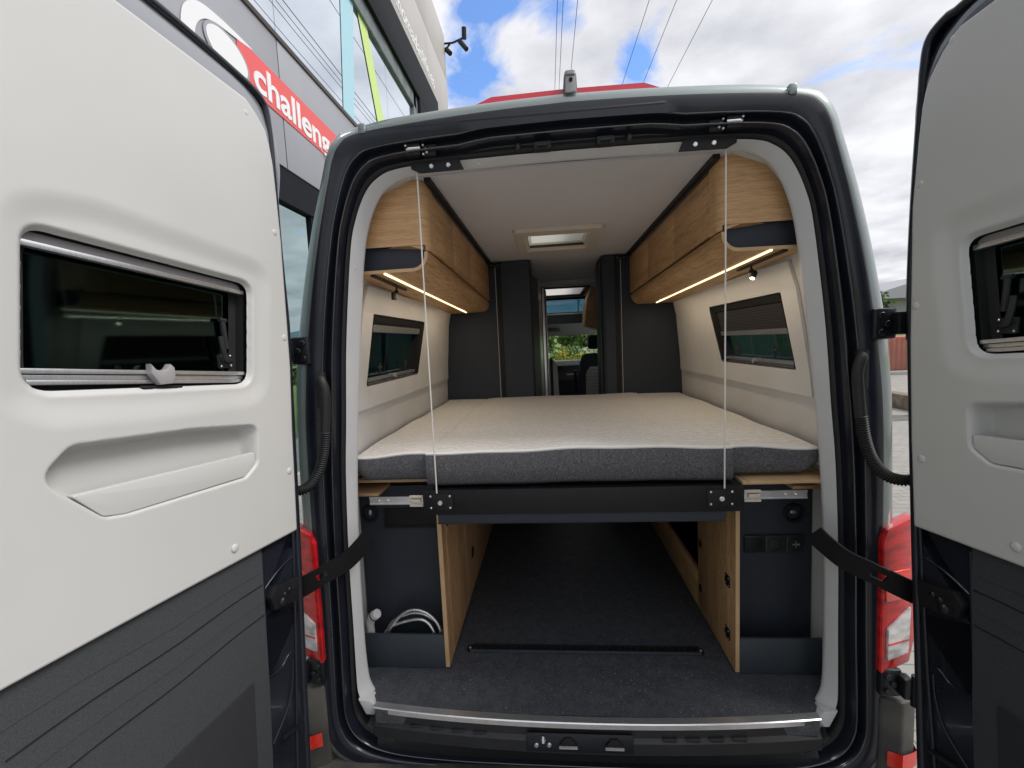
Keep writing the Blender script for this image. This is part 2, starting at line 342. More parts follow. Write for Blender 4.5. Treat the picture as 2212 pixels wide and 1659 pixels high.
# ------------------------------------------------------------------ the van: body
van = thing('camper_van', 'dark grey camper van with both rear doors open, seen from behind', 'camper van', (0, 2.5, 0))
pairs = [((0, .458), (0, .40)), ((.3, .46), (.3, .40)), ((.52, .466), (.56, .405)), ((.72, .488), (.80, .42)), ((.83, .535), (.93, .46)), ((.880, .61), (.985, .55)), ((.885, .72), (.992, .70)),
 ((.876, .95), (.985, .95)), ((.869, 1.25), (.974, 1.27)), ((.853, 1.55), (.966, 1.6)), ((.835, 1.75), (.955, 1.80)), ((.815, 1.99), (.930, 2.0)), ((.79, 2.2), (.893, 2.21)),
 ((.765, 2.37), (.85, 2.40)), ((.742, 2.45), (.823, 2.50)), ((.715, 2.513), (.80, 2.58)), ((.685, 2.558), (.782, 2.637)), ((.648, 2.588), (.755, 2.68)), ((.60, 2.606), (.70, 2.708)), ((.50, 2.616), (.51, 2.727)), ((.25, 2.622), (.25, 2.741)), ((0, 2.624), (0, 2.747))]
half = cr([(a[0], a[1], b[0], b[1]) for a, b in pairs], 5)
full = [(x, z, X, Z) for x, z, X, Z in half]+[(-x, z, -X, Z) for x, z, X, Z in reversed(half[1:-1])]
def ring(t, y, out=0.0, top=0.0):
    rg = []
    for x, z, X, Z in full:
        dx, dz = X-x, Z-z; l = math.hypot(dx, dz); 
        w = max(0.0, min(1.0, (z-1.2)/1.4))
        px, pz = x+dx*t+dx/l*out, z+dz*t+dz/l*out
        if z > 2.5 and .12 < t < .54: q = max(0, min(1, (.36-abs(x))/.10)); pz += .011*q*q*(3-2*q)
        rg.append((px, y, pz))
    return rg
prof = [(0.0, .085), (0.0, .064), (0.06, .058), (0.13, .046), (0.17, .048), (0.205, .034), (0.225, .016), (0.26, .010), (0.30, .018), (0.34, .036), (0.46, .038), (0.49, .010), (0.52, .004), (0.56, .0), (0.94, .0), (0.985, .002)]
MB().loft([ring(t, y) for t, y in prof]).build('rear_frame', 'paint', van, ang=50)
for tt, yy in ((.245, .010), (.515, .0035)): MB().loft([[(p[0]+0, p[1]+yy-.0028*cos(a), p[2]) for p in ring(tt+.0, 0, .0028*sin(a))] for a in (-1.5, -.75, 0, .75, 1.5)]).build('highlight_bead', 'gloss', van, ang=80)  # glossy beads added along the frame ridges to catch highlights
# outer skin: rounded corner, sides and roof running forward
def bodyring(out, y, wide=0.0):
    rg = []
    for x, z, X, Z in full:
        dx, dz = X-x, Z-z; l = math.hypot(dx, dz); k = max(0, min(1, (2.5-Z)/0.5)) if Z > 1.0 else 1
        px, pz = X+dx/l*out, Z+dz/l*out
        px += math.copysign(wide*(0.3+0.7*k), px) if abs(px) > .3 else 0
        rg.append((px, y, pz))
    return rg
skin = [(0.0-.001, .002, 0), (.010, .004, .002), (.021, .010, .004), (.034, .022, .008), (.044, .042, .014), (.050, .075, .020), (.052, .12, .026), (.053, .18, .030), (.054, .4, .036), (.054, .8, .04), (.054, 1.5, .046), (.054, 3.2, .046), (.054, 3.9, .046), (.05, 4.6, .03), (.03, 5.1, .0), (-.10, 5.6, -.12)]
hatches = [(-.185, .157, 1.10, 1.43), (-.30, .36, 3.5, 4.45)]
mb = MB(); mb.loft([bodyring(o, y, w) for o, y, w in skin])
# real openings for the side windows, the roof lights and the cab: faces there are removed
kill = []
for fc in mb.bm.faces:
    c = fc.calc_center_median()
    if abs(c.x) > .75 and 1.84 < c.z < 2.16 and .4 < c.y < 1.2: kill.append(fc); continue
    if abs(c.x) > .75 and 1.5 < c.z < 2.15 and 3.9 < c.y < 5.2: kill.append(fc)
    if c.z > 2.6 and (.8 < c.y < 1.5 or 3.2 < c.y < 4.6) and abs(c.x) < .62: kill.append(fc)
bmesh.ops.delete(mb.bm, geom=kill, context='FACES'); mb.build('body_skin', 'flank', van, ang=40)
def roof_patch(y0, y1, hs, name):
    m_ = MB(); X0, X1 = -.66, .66; xs = sorted([X0, X1, hs[0], hs[1]]); ys = sorted([y0, y1, hs[2], hs[3]])
    for i in range(3):
        for j in range(3):
            if i == 1 and j == 1: continue
            m_.box((xs[i], xs[i+1]), (ys[j], ys[j+1]), (2.785, 2.798))
    return m_.build(name, 'flank', van, smooth=False)
roof_patch(.78, 1.52, hatches[0], 'roof_panel'); roof_patch(3.15, 4.65, hatches[1], 'roof_panel')
# front end of the body beyond the windscreen
nose = MB(); nose.prism(rnd([(-.98, .35), (.98, .35), (.98, 1.2), (.9, 1.66), (-.9, 1.66), (-.98, 1.2)], .08), 'xz', 5.62, 6.25, .08); nose.build('bonnet', 'flank', van)
# little weld dimples and roof gutter marks on the rear frame
for sx in (-1, 1):
    MB(mir(sx)).box((.662, .686), (-.004, .02), (2.705, 2.738), .005).build('roof_gutter_cap', 'flank', van)
# seal: rubber lip around the aperture
MB().loft([[(p[0], p[1]+dy, p[2]) for p in ring(t, 0)] for t, dy in ((-.015, .08), (-.015, .060), (.035, .048), (.085, .042), (.125, .050))]).build('door_seal', 'rubber', van, ang=60)

# ------------------------------------------------------------------ aperture trim (white) and header liner
Tp = [(.872, .66), (.878, .70), (.876, .82), (.873, .95), (.867, 1.25), (.852, 1.55), (.834, 1.75), (.814, 1.99), (.789, 2.2), (.764, 2.37), (.741, 2.45), (.714, 2.512), (.684, 2.557), (.647, 2.586), (.60, 2.604), (.50, 2.614), (.25, 2.62), (0, 2.622)]
Ip = [(.826, .657), (.846, .71), (.852, .82), (.852, .95), (.846, 1.22), (.830, 1.50), (.808, 1.75), (.780, 1.99), (.752, 2.22), (.730, 2.36), (.708, 2.44), (.682, 2.50), (.655, 2.54), (.622, 2.566), (.58, 2.585), (.50, 2.595), (.25, 2.603), (0, 2.606)]
th = cr([(a[0], a[1], b[0], b[1]) for a, b in zip(Tp, Ip)], 5)
thf = th+[(-a, b, -c, d) for a, b, c, d in reversed(th[:-1])]
th_low = [q for q in thf]
def tr(t, y): return [(a+(c-a)*t, y, b+(d-b)*t) for a, b, c, d in thf]
MB().loft([tr(-.05, .10), tr(-.05, .058), tr(.05, .052), tr(.92, .085), tr(1.0, .092), tr(.97, .10), tr(.3, .13)], closed=False).build('aperture_trim', 'white2', van, ang=40)
for sx in (-1, 1):
    MB(mir(sx)).prism([(.872, .66), (.826, .657), (.792, .628), (.815, .598), (.845, .60)], 'xz', .04, .09, .004).build('trim_foot', 'white2', van)
    MB(mir(sx)).ball((.765, .068, 2.29), .007, (1, .5, 1), 6).build('trim_plug', 'white2', van)
for x_, z_ in ((-.30, 2.612), (.29, 2.612)): MB().ball((x_, .072, z_), .007, (1, .5, 1), 6).build('trim_plug', 'white2', van)

# ------------------------------------------------------------------ interior lining
YF = 1.83
ceil = MB()
xs = [-.62, hatches[0][0], hatches[0][1], .62]; ys = [.13, 1.10, 1.43, 3.05]
for i in range(3):
    for j in range(3):
        if (i, j) == (1, 1): continue
        ceil.box((xs[i], xs[i+1]), (ys[j], ys[j+1]), (2.603, 2.615))
ceil.build('ceiling_liner', 'ceil', van, smooth=False)
ceil = MB(); xs = [-.9, hatches[1][0], hatches[1][1], .9]; ys = [3.05, 3.5, 4.45, 5.0]
for i in range(3):
    for j in range(3):
        if (i, j) == (1, 1): continue
        ceil.box((xs[i], xs[i+1]), (ys[j], ys[j+1]), (2.585, 2.605))
ceil.build('cab_ceiling', 'white2', van, smooth=False)
def wallx(z):
    P = [(.6, .955), (1.44, .945), (1.50, .880), (1.85, .868), (2.15, .842), (2.27, .815), (2.45, .755), (2.56, .67), (2.603, .56)]
    for (a, xa), (b, xb) in zip(P, P[1:]):
        if z <= b: return xa+(xb-xa)*(z-a)/(b-a)
    return .56
def wallgrid(mb, zs, ysf, hole, off, sx):
    """rows of quads following the wall; ysf(z) gives the y breaks; hole=(row, col) left open"""
    for i in range(len(zs)-1):
        for j in range(len(ysf(zs[i]))-1):
            if (i, j) in hole: continue
            q = []
            for z, y in ((zs[i], ysf(zs[i])[j]), (zs[i], ysf(zs[i])[j+1]), (zs[i+1], ysf(zs[i+1])[j+1]), (zs[i+1], ysf(zs[i+1])[j])): q.append((sx*(wallx(z)-off), y, z))
            mb.raw(q+[(a+sx*.012, b, c) for a, b, c in q], [(0, 1, 2, 3), (4, 5, 6, 7), (0, 1, 5, 4), (1, 2, 6, 5), (2, 3, 7, 6), (3, 0, 4, 7)])
zw = [1.5, 1.74, 1.845, 2.15, 2.20, 2.24]
def yw(z):
    t = max(0, min(1, (z-1.845)/(2.15-1.845))); return [.12, .30+.07*t, 1.03+.12*t, YF+.02]
for sx in (-1, 1):
    mb = MB(); zs = [.6, 1.44, 1.5, 1.74, 1.85, 2.15, 2.27, 2.45, 2.56, 2.603]
    wallgrid(mb, zs, yw, {(4, 1)}, 0, sx); mb.build('wall_lining', 'fabricwall', van, smooth=False)
    # padded panel around the window with rounded rear corner
    mb = MB(); zs = [1.752, 1.845, 2.15, 2.255]
    def yp(z): a = yw(z); return [.20+.012*(2.25-z)/.5*0+.075*max(0, (z-1.75)/.5), a[1], a[2], 1.80]
    wallgrid(mb, zs, yp, {(1, 1)}, .014, sx); mb.build('padded_wall_panel', 'fabricwall', van, smooth=False)
    # side window in its niche
    wf = MB(); 
    def wp(y, z, d=0): return (sx*(wallx(z)-.014+d), y, z)
    q = [(yw(1.845)[1], 1.845), (yw(1.845)[2], 1.845), (yw(2.15)[2], 2.15), (yw(2.15)[1], 2.15)]
    q2 = [(q[0][0]+.004, q[0][1]+.004), (q[1][0]-.004, q[1][1]+.004), (q[2][0]-.004, q[2][1]-.004), (q[3][0]+.004, q[3][1]-.004)]; outr = rnd(q2, .018, 4); out2 = rnd([(q2[0][0]+.007, q2[0][1]+.004), (q2[1][0]-.007, q2[1][1]+.004), (q2[2][0]-.007, q2[2][1]-.007), (q2[3][0]+.007, q2[3][1]-.007)], .014, 4); inr = rnd([(q[0][0]+.012, q[0][1]+.006), (q[1][0]-.07, q[1][1]+.006), (q[2][0]-.07, q[2][1]-.035), (q[3][0]+.012, q[3][1]-.035)], .01, 4)
    n_ = len(outr)
    wf.loft([[wp(y, z, .02) for y, z in outr], [wp(y, z, -.002) for y, z in outr], [wp(y, z, .004) for y, z in out2], [wp(y, z, .008) for y, z in inr], [wp(y, z, .05) for y, z in inr]])
    w_ = wf.build('side_window', 'blk', van, ang=20)
    MB().raw([wp(y, z, .05) for y, z in inr], [tuple(range(n_))]).build('pane', 'bluesmoke', w_, smooth=False)
    zb = 2.075 if sx < 0 else 1.985; h_ = .03 if sx < 0 else .022
    def bar(z0, z1, d0, d1, nm, mm):
        y0a, y1a = yw(z0)[1]+.014, yw(z0)[2]-.055; y0b, y1b = yw(z1)[1]+.014, yw(z1)[2]-.055
        m_ = MB(); v_ = []
        for y, z in ((y0a, z0), (y1a, z0), (y1b, z1), (y0b, z1)):
            v_ += [wp(y, z, d0), wp(y, z, d1)]
        m_.raw(v_, [(0, 2, 4, 6), (1, 3, 5, 7), (0, 1, 3, 2), (2, 3, 5, 4), (4, 5, 7, 6), (6, 7, 1, 0)]); m_.build(nm, mm, w_, smooth=False)
    bar(zb, zb+h_, .008, .03, 'blind_bar', 'alu'); bar(zb+h_, 2.145, .014, .022, 'blind', 'blind'); bar(1.862, 1.876, .006, .03, 'blind_rail', 'alu')
    bar(1.850, 1.857, .010, .034, 'lower_rail', 'alu')
    m_ = MB(); m_.tube([wp(.66, 1.866, .0), wp(.66, 1.866, .035)], .012); m_.build('clip', 'grey_clip', w_)
    for yy in (.5, .86):
        m_ = MB(); a = wp(yy, 1.885, .022); m_.tube([a, (a[0], a[1]+.01, a[2]+.05)], .006); m_.tube([(a[0], a[1]-.02, a[2]+.03), (a[0], a[1]+.03, a[2]+.03)], .005); m_.build('latch', 'plastic', w_)
    # outside body wall seen through the pane
    MB().raw([(sx*(X_), y_, z_) for X_, y_, z_ in ((1.022, .36, 1.80), (1.026, 1.55, 1.80), (.962, 1.55, 2.20), (.95, .36, 2.20))], [(0, 1, 2, 3)]).build('outer_pane', 'smoke', w_, smooth=False)
# black strips where the ceiling meets the cabinets, roof light
for sx in (-1, 1): MB(mir(sx)).box((.489, .512), (.135, YF), (2.587, 2.6025)).build('ceiling_edge_strip', 'blk', van, smooth=False)
hx0, hx1, hy0, hy1 = hatches[0]
hf = MB(); rings_ = []
for poly, zz in ((rnd([(-.262, .94), (.232, .94), (.232, 1.545), (-.262, 1.545)], .035), 2.602), (rnd([(-.255, .947), (.225, .947), (.225, 1.538), (-.255, 1.538)], .03), 2.583), (rnd([(-.205, 1.04), (.175, 1.04), (.175, 1.455), (-.205, 1.455)], .012), 2.583), (rnd([(-.19, 1.07), (.162, 1.07), (.162, 1.44), (-.19, 1.44)], .012), 2.60), (rnd([(-.183, 1.10), (.155, 1.10), (.155, 1.428), (-.183, 1.428)], .006), 2.785)):
    rings_.append([(x, y, zz) for x, y in poly])
hf.loft(rings_); rl = hf.build('roof_light', 'cream', van, ang=25)
MB().box((hx0+.012, hx1-.012), (hy0, hy1-.004), (2.628, 2.631)).build('blind', 'opal', rl, smooth=False)
MB().box((hx0, hx1), (hy1-.010, hy1-.004), (2.600, 2.615)).build('blind_edge', 'plastic', rl, smooth=False)
MB().prism(rnd([(hx0-.03, hy0-.03), (hx1+.03, hy0-.03), (hx1+.03, hy1+.03), (hx0-.03, hy1+.03)], .04), 'xy', 2.80, 2.812).build('dome', 'glass', rl)
for k in range(4): MB().box((-.19+k*.1, -.13+k*.1), (.9455, .9475), (2.588, 2.594)).build('vent_slot', 'blk', rl, smooth=False)
# front roof light
hx0, hx1, hy0, hy1 = hatches[1]
m_ = MB(); r0 = [(hx0-.03, hy0-.04), (hx1+.03, hy0-.04), (hx1+.03, hy1+.04), (hx0-.03, hy1+.04)]; r1_ = [(hx0+.02, hy0+.03), (hx1-.02, hy0+.03), (hx1-.02, hy1-.08), (hx0+.02, hy1-.08)]
m_.loft([[(x, y, 2.584) for x, y in r0], [(x, y, 2.574) for x, y in r0], [(x, y, 2.574) for x, y in r1_], [(x, y, 2.60) for x, y in r1_]]); fl = m_.build('roof_light', 'blk', van, smooth=False)
MB().box((hx0, hx1), (hy0, hy1), (2.592, 2.596)).build('blind', 'opal', fl, smooth=False)

# floor, threshold, sill
MB().prism([(-.79, .004), (.79, .004), (.80, .05), (.845, .10), (.93, .13), (.93, 4.9), (-.93, 4.9), (-.93, .13), (-.845, .10), (-.80, .05)], 'xy', .60, .652).build('cabin_floor', 'vinyl', van, smooth=False)
MB().prism([(-.885, .63), (-.83, .50), (-.5, .44), (.5, .44), (.83, .50), (.885, .63)], 'xz', .07, .09).build('inner_sill', 'paint', van, smooth=False)
for sx in (-1, 1): MB(mir(sx)).loft([[(.80, .02, .645), (.80, .068, .645)], [(.835, .02, .575), (.835, .068, .575)], [(.795, .02, .535), (.795, .068, .535)], [(.74, .02, .51), (.74, .068, .51)]], closed=False).build('sill_end', 'alu', van, smooth=False)
bow = lambda x: -.034+.045*(abs(x)/.8)**2.2
xs_ = [(-.80+1.6*k/32) for k in range(33)]
mb = MB(); mb.loft([[(x, bow(x)+.030, .6535) for x in xs_], [(x, bow(x)+.030, .6560) for x in xs_], [(x, bow(x)+.004, .6560) for x in xs_], [(x, bow(x), .6535) for x in xs_], [(x, bow(x), .636) for x in xs_], [(x, bow(x)+.01, .634) for x in xs_]], closed=False)
thr = mb.build('threshold_strip', 'alu', van, ang=30)
for x in (-.74, -.40, .02, .38, .72): MB().ball((x, bow(x), .645), .003, (1, .5, 1), 6).build('screw', 'steel', thr)
mb = MB(); mb.loft([[(x, bow(x)+.008, .64) for x in xs_], [(x, bow(x)+.006, .60) for x in xs_], [(x, bow(x)-.006, .588) for x in xs_], [(x, bow(x)-.006, .545) for x in xs_], [(x, bow(x)+.03, .535) for x in xs_], [(x, .02, .50) for x in xs_], [(x, .03, .44) for x in xs_]], closed=False)
sill = mb.build('sill_cover', 'plastic', van, ang=30)
for x0_ in (-.66, -.58, -.50, -.42, .25, .33, .41, .49):
    MB().prism(rnd([(x0_, .604), (x0_+.055, .604), (x0_+.048, .592), (x0_+.007, .592)], .003), 'xz', bow(x0_)-.002, bow(x0_)+.01, .001).build('grip_bump', 'plastic', sill)
lk = MB(); lk.box((-.222, .152), (-.044, -.036), (.552, .622), .004); lk = lk.build('lock_plate', 'paint', van)
for x, z in ((-.162, .601), (-.187, .581), (-.142, .583)): MB().disc((x, -.044, z), (0, -1, 0), .0085, .006, 12, .002).build('bolt', 'steel', lk)
MB().tube([(-.162, -.045, .612), (-.162, -.06, .60)], .006).build('striker_pin', 'steel', lk)
for x in (-.075, .085):
    m_ = MB(); m_.prism([(x-.032, .585), (x-.012, .612), (x+.012, .612), (x+.032, .585), (x+.012, .566), (x-.012, .566)], 'xz', -.052, -.044, .003); a_ = m_.build('striker_guide', 'blk', lk)
    MB().box((x-.032, x+.032), (-.062, -.052), (.583, .587), .001).build('guide_edge', 'grey_clip', a_)
# bumper
bp = MB(); pl = [(-1.09, .6), (-1.10, .05), (-1.05, -.05), (-.92, -.115), (-.6, -.13), (0, -.135), (.6, -.13), (.92, -.115), (1.05, -.05), (1.10, .05), (1.09, .6), (.9, .6), (.9, .0), (-.9, .0), (-.9, .6)]
bp.prism(cr(pl[:11], 4)+[(.9, .6), (.9, .02), (-.9, .02), (-.9, .6)], 'xy', .22, .438, .012); bmp = bp.build('bumper', 'bumper', van)
for sx in (-1, 1):
    m_ = MB(mir(sx)); post = [(.975, -.005), (1.03, -.03), (1.085, -.01), (1.10, .06), (1.10, .30), (.99, .30), (.975, .05)]
    m_.prism(rnd(post, .02), 'xy', .40, .755, .012); m_.build('bumper_corner', 'bumper', bmp)
    m_ = MB(mir(sx)); m_.loft([[(x, y-.002, z) for x, y in ((.994, -.016), (1.03, -.034), (1.066, -.023), (1.09, -.012), (1.103, .03), (1.104, .10))] for z in (.520, .575)], closed=False)
    m_.build('rear_reflector', 'redflat', van)
    # tail light: body corner lamp
    shear = lambda x, y, z, sx=sx: (sx*x, y+max(0, x-.985)*.35-.004, z)
    xo = .018
    m_ = MB(shear); m_.prism(rnd([(.962, .848), (1.080, .868), (1.098, .945), (1.080, 1.378), (.970, 1.345), (.957, 1.31)], .012), 'xz', -.012, .03, .005); tl_ = m_.build('tail_light', 'red', van)
    m_ = MB(shear); m_.prism(rnd([(.984, .897), (1.072, .905), (1.076, 1.07), (.982, 1.005)], .006), 'xz', -.0155, .0, .003); m_.build('clear_lens', 'clear', tl_)
    MB(shear).box((.984, 1.073), (-.0175, -.014), (.951, .957)).build('lens_rib', 'red', tl_)
    m_ = MB(shear); m_.prism([(.974, 1.10), (1.060, 1.03+.07), (1.068, 1.20), (.966, 1.20)], 'xz', -.0145, 0, .003); m_.build('brake_lens', 'redflat', tl_)
    # hinges
    for z0, x0 in ((2.005, .93), (.815, .985)):
        m_ = MB(mir(sx)); m_.box((x0-.018, x0+.05), (-.016, .004), (z0-.048, z0+.048), .008); h_ = m_.build('hinge', 'hard', van)
        for bx, bz in ((0, .026), (0, -.026), (.018, 0)): MB(mir(sx)).disc((x0+bx+.002, -.016, z0+bz), (0, -1, 0), .010, .008, 12, .002).build('bolt', 'hard', h_)
        m_ = MB(mir(sx)); m_.tube([(x0+.066, -.045, z0-.052), (x0+.066, -.045, z0+.052)], .011, 14); m_.build('hinge_pin', 'hard', h_)
        m_ = MB(mir(sx)); m_.box((x0+.035, x0+.066), (-.045, -.005), (z0-.035, z0+.035), .006); m_.build('hinge_knuckle', 'hard', h_)
        m_ = MB(mir(sx)); m_.box((x0+.06, x0+.13), (-.056, -.044), (z0+.028, z0+.046), .004); m_.box((x0+.06, x0+.13), (-.056, -.044), (z0-.046, z0-.028), .004); m_.build('hinge_arm', 'hard', h_)
    # check strap
    m_ = MB(mir(sx)); P = cr([(.772, .03, 1.318), (.795, .005, 1.290), (.835, -.035, 1.255), (.90, -.075, 1.228), (.96, -.098, 1.200), (1.012, -.11, 1.176)], 6)
    m_.ribbon(P[:18], .066, .009)
    for dz in (-.023, .023): m_.ribbon([(p[0], p[1], p[2]+dz) for p in P[16:22]], .020, .009)
    m_.ribbon(P[20:], .066, .009); st = m_.build('door_check_strap', 'strap', van, ang=25)
    MB(mir(sx)).tube([(1.014, -.118, 1.125), (1.014, -.118, 1.222)], .0115, 14).build('strap_pin', 'hard', st)
    # cable conduit from body to door
    P = cr([(.890, .01, 1.905), (.870, -.03, 1.905), (.856, -.035, 1.86), (.862, -.035, 1.78), (.872, -.035, 1.70), (.884, -.035, 1.64), (.905, -.04, 1.58), (.94, -.05, 1.535), (.985, -.065, 1.525), (1.02, -.085, 1.55), (1.03, -.10, 1.58)], 12)
    k0 = 46; m_ = MB(mir(sx)); m_.tube(P[:k0], .0155, 14); cb = m_.build('cable_conduit', 'rubber', van, ang=60)
    Q = P[k0-2:]; D_ = [0]
    for a, b_2 in zip(Q, Q[1:]): D_.append(D_[-1]+(Vector(b_2)-Vector(a)).length)
    tot = D_[-1]; nrib = int(tot/.0075); path = []; rad = []
    for k in range(nrib*4+1):
        d = tot*k/(nrib*4); i = max(0, min(len(Q)-2, next((i for i in range(len(D_)-1) if D_[i+1] >= d), len(Q)-2))); tt = (d-D_[i])/max(1e-6, D_[i+1]-D_[i])
        path.append(tuple(Vector(Q[i]).lerp(Vector(Q[i+1]), tt))); rad.append((.0135, .0165, .0185, .0165)[k % 4])
    m_ = MB(mir(sx)); m_.tube(path, rad, 14); m_.build('ribbed_sleeve', 'rubber', cb, ang=60)
    MB(mir(sx)).prism(rnd([(.872, 1.80), (.905, 1.80), (.905, 1.93), (.872, 1.93)], .012), 'xz', -.012, .01, .003).build('conduit_socket', 'plastic', cb)

# brake light and rear camera on the roof edge
m_ = MB(lambda x, y, z: (x*1.13, .06+(y-.02)*.7, 2.777+(z-2.752)*.98)); xs2 = [-.30, -.22, 0, .22, .30]; m_.loft([[(-.295, y, 2.752) for y in (.02, .10)]+[(-.295, .10, 2.756), (-.295, .02, 2.756)]]+[[(x, .02, 2.75), (x, .10, 2.75), (x, .10, 2.793+.004*(1-abs(x)/.23)), (x, .02, 2.788+.004*(1-abs(x)/.23))] for x in (-.22, -.1, 0, .1, .22)]+[[(.30, .02, 2.748), (.30, .10, 2.748), (.30, .10, 2.752), (.30, .02, 2.752)]], caps=True)
m_.build('brake_light', 'redstop', van)
m_ = MB(); m_.loft([[(a[0]*w+.01, a[1]*d+yc, z) for a in rnd([(-1, -1), (1, -1), (1, 1), (-1, 1)], .5, 4)] for z, w, d, yc in ((2.755, .023, .03, .05), (2.78, .023, .03, .05), (2.805, .022, .032, .045), (2.828, .020, .034, .035), (2.844, .017, .03, .04), (2.849, .010, .02, .045))], caps=True)
rc = m_.build('rear_view_camera', 'camgrey', van, ang=45)
MB().prism(rnd([(-.007, 2.775), (.027, 2.775), (.025, 2.830), (-.005, 2.830)], .006), 'xz', .004, .012, .002).build('camera_housing', 'grey_clip', rc)
MB().disc((.011, .004, 2.812), (0, -1, -.3), .006, .004, 14).build('camera_eye', 'blk', rc)

# header fittings and bed-hoist brackets
hd = van
for x in (-.085, .117):
    m_ = MB(); m_.prism(rnd([(x-.028, 2.618), (x+.028, 2.618), (x+.028, 2.643), (x-.028, 2.643)], .005), 'xz', .02, .05, .002); a_ = m_.build('lock_striker', 'blk', van)
    MB().tube([(x-.016, .012, 2.628), (x+.016, .012, 2.628)], .004).build('striker_bar', 'hard', a_)
for x in (-.165, .192): MB().ball((x, .03, 2.632), .014, (.7, .8, 1.1), 8).build('rubber_buffer', 'rubber', van)
MB().box((-.35, .30), (-.001, .012), (2.712, 2.722), .003).build('wiring_strip', 'rubber', van)

# ------------------------------------------------------------------ rear doors
A8 = R_(8)
def sdpoly(X, Z, poly):
    P = np.array(poly, float); d = np.full(X.shape, 1e9); s = np.ones(X.shape)
    for i in range(len(P)):
        a = P[i]; b = P[i-1]; e = b-a; wx, wz = X-a[0], Z-a[1]
        h = np.clip((wx*e[0]+wz*e[1])/(e@e+1e-12), 0, 1); d = np.minimum(d, (wx-e[0]*h)**2+(wz-e[1]*h)**2)
        c1 = Z >= a[1]; c2 = Z < b[1]; c3 = e[0]*wz > e[1]*wx
        s = np.where((c1 & c2 & c3) | (~c1 & ~c2 & ~c3), -s, s)
    return s*np.sqrt(d)
def sstep(a, b, x): t = np.clip((x-a)/(b-a), 0, 1); return t*t*(3-2*t)
WIN = rnd([(.168, 2.205), (.672, 2.252), (.705, 1.952), (.203, 1.916)], [.035, .035, .045, .045], 7)
EMB = rnd([(.10, 2.262), (.38, 2.296), (.56, 2.318), (.700, 2.300), (.74, 1.93), (.68, 1.892), (.50, 1.876), (.16, 1.862)], [.07, .3, .3, .12, .08, .08, .2, .09], 7)
POC = rnd([(.203, 1.795), (.40, 1.823), (.655, 1.842), (.712, 1.79), (.615, 1.680), (.570, 1.671), (.260, 1.652), (.213, 1.682)], [.03, .4, .035, .05, .03, .03, .03, .03], 6)
LIP = rnd([(.217, 1.716), (.664, 1.744), (.615, 1.684), (.575, 1.674), (.262, 1.657), (.219, 1.684)], [.004, .004, .02, .02, .02, .02], 5)
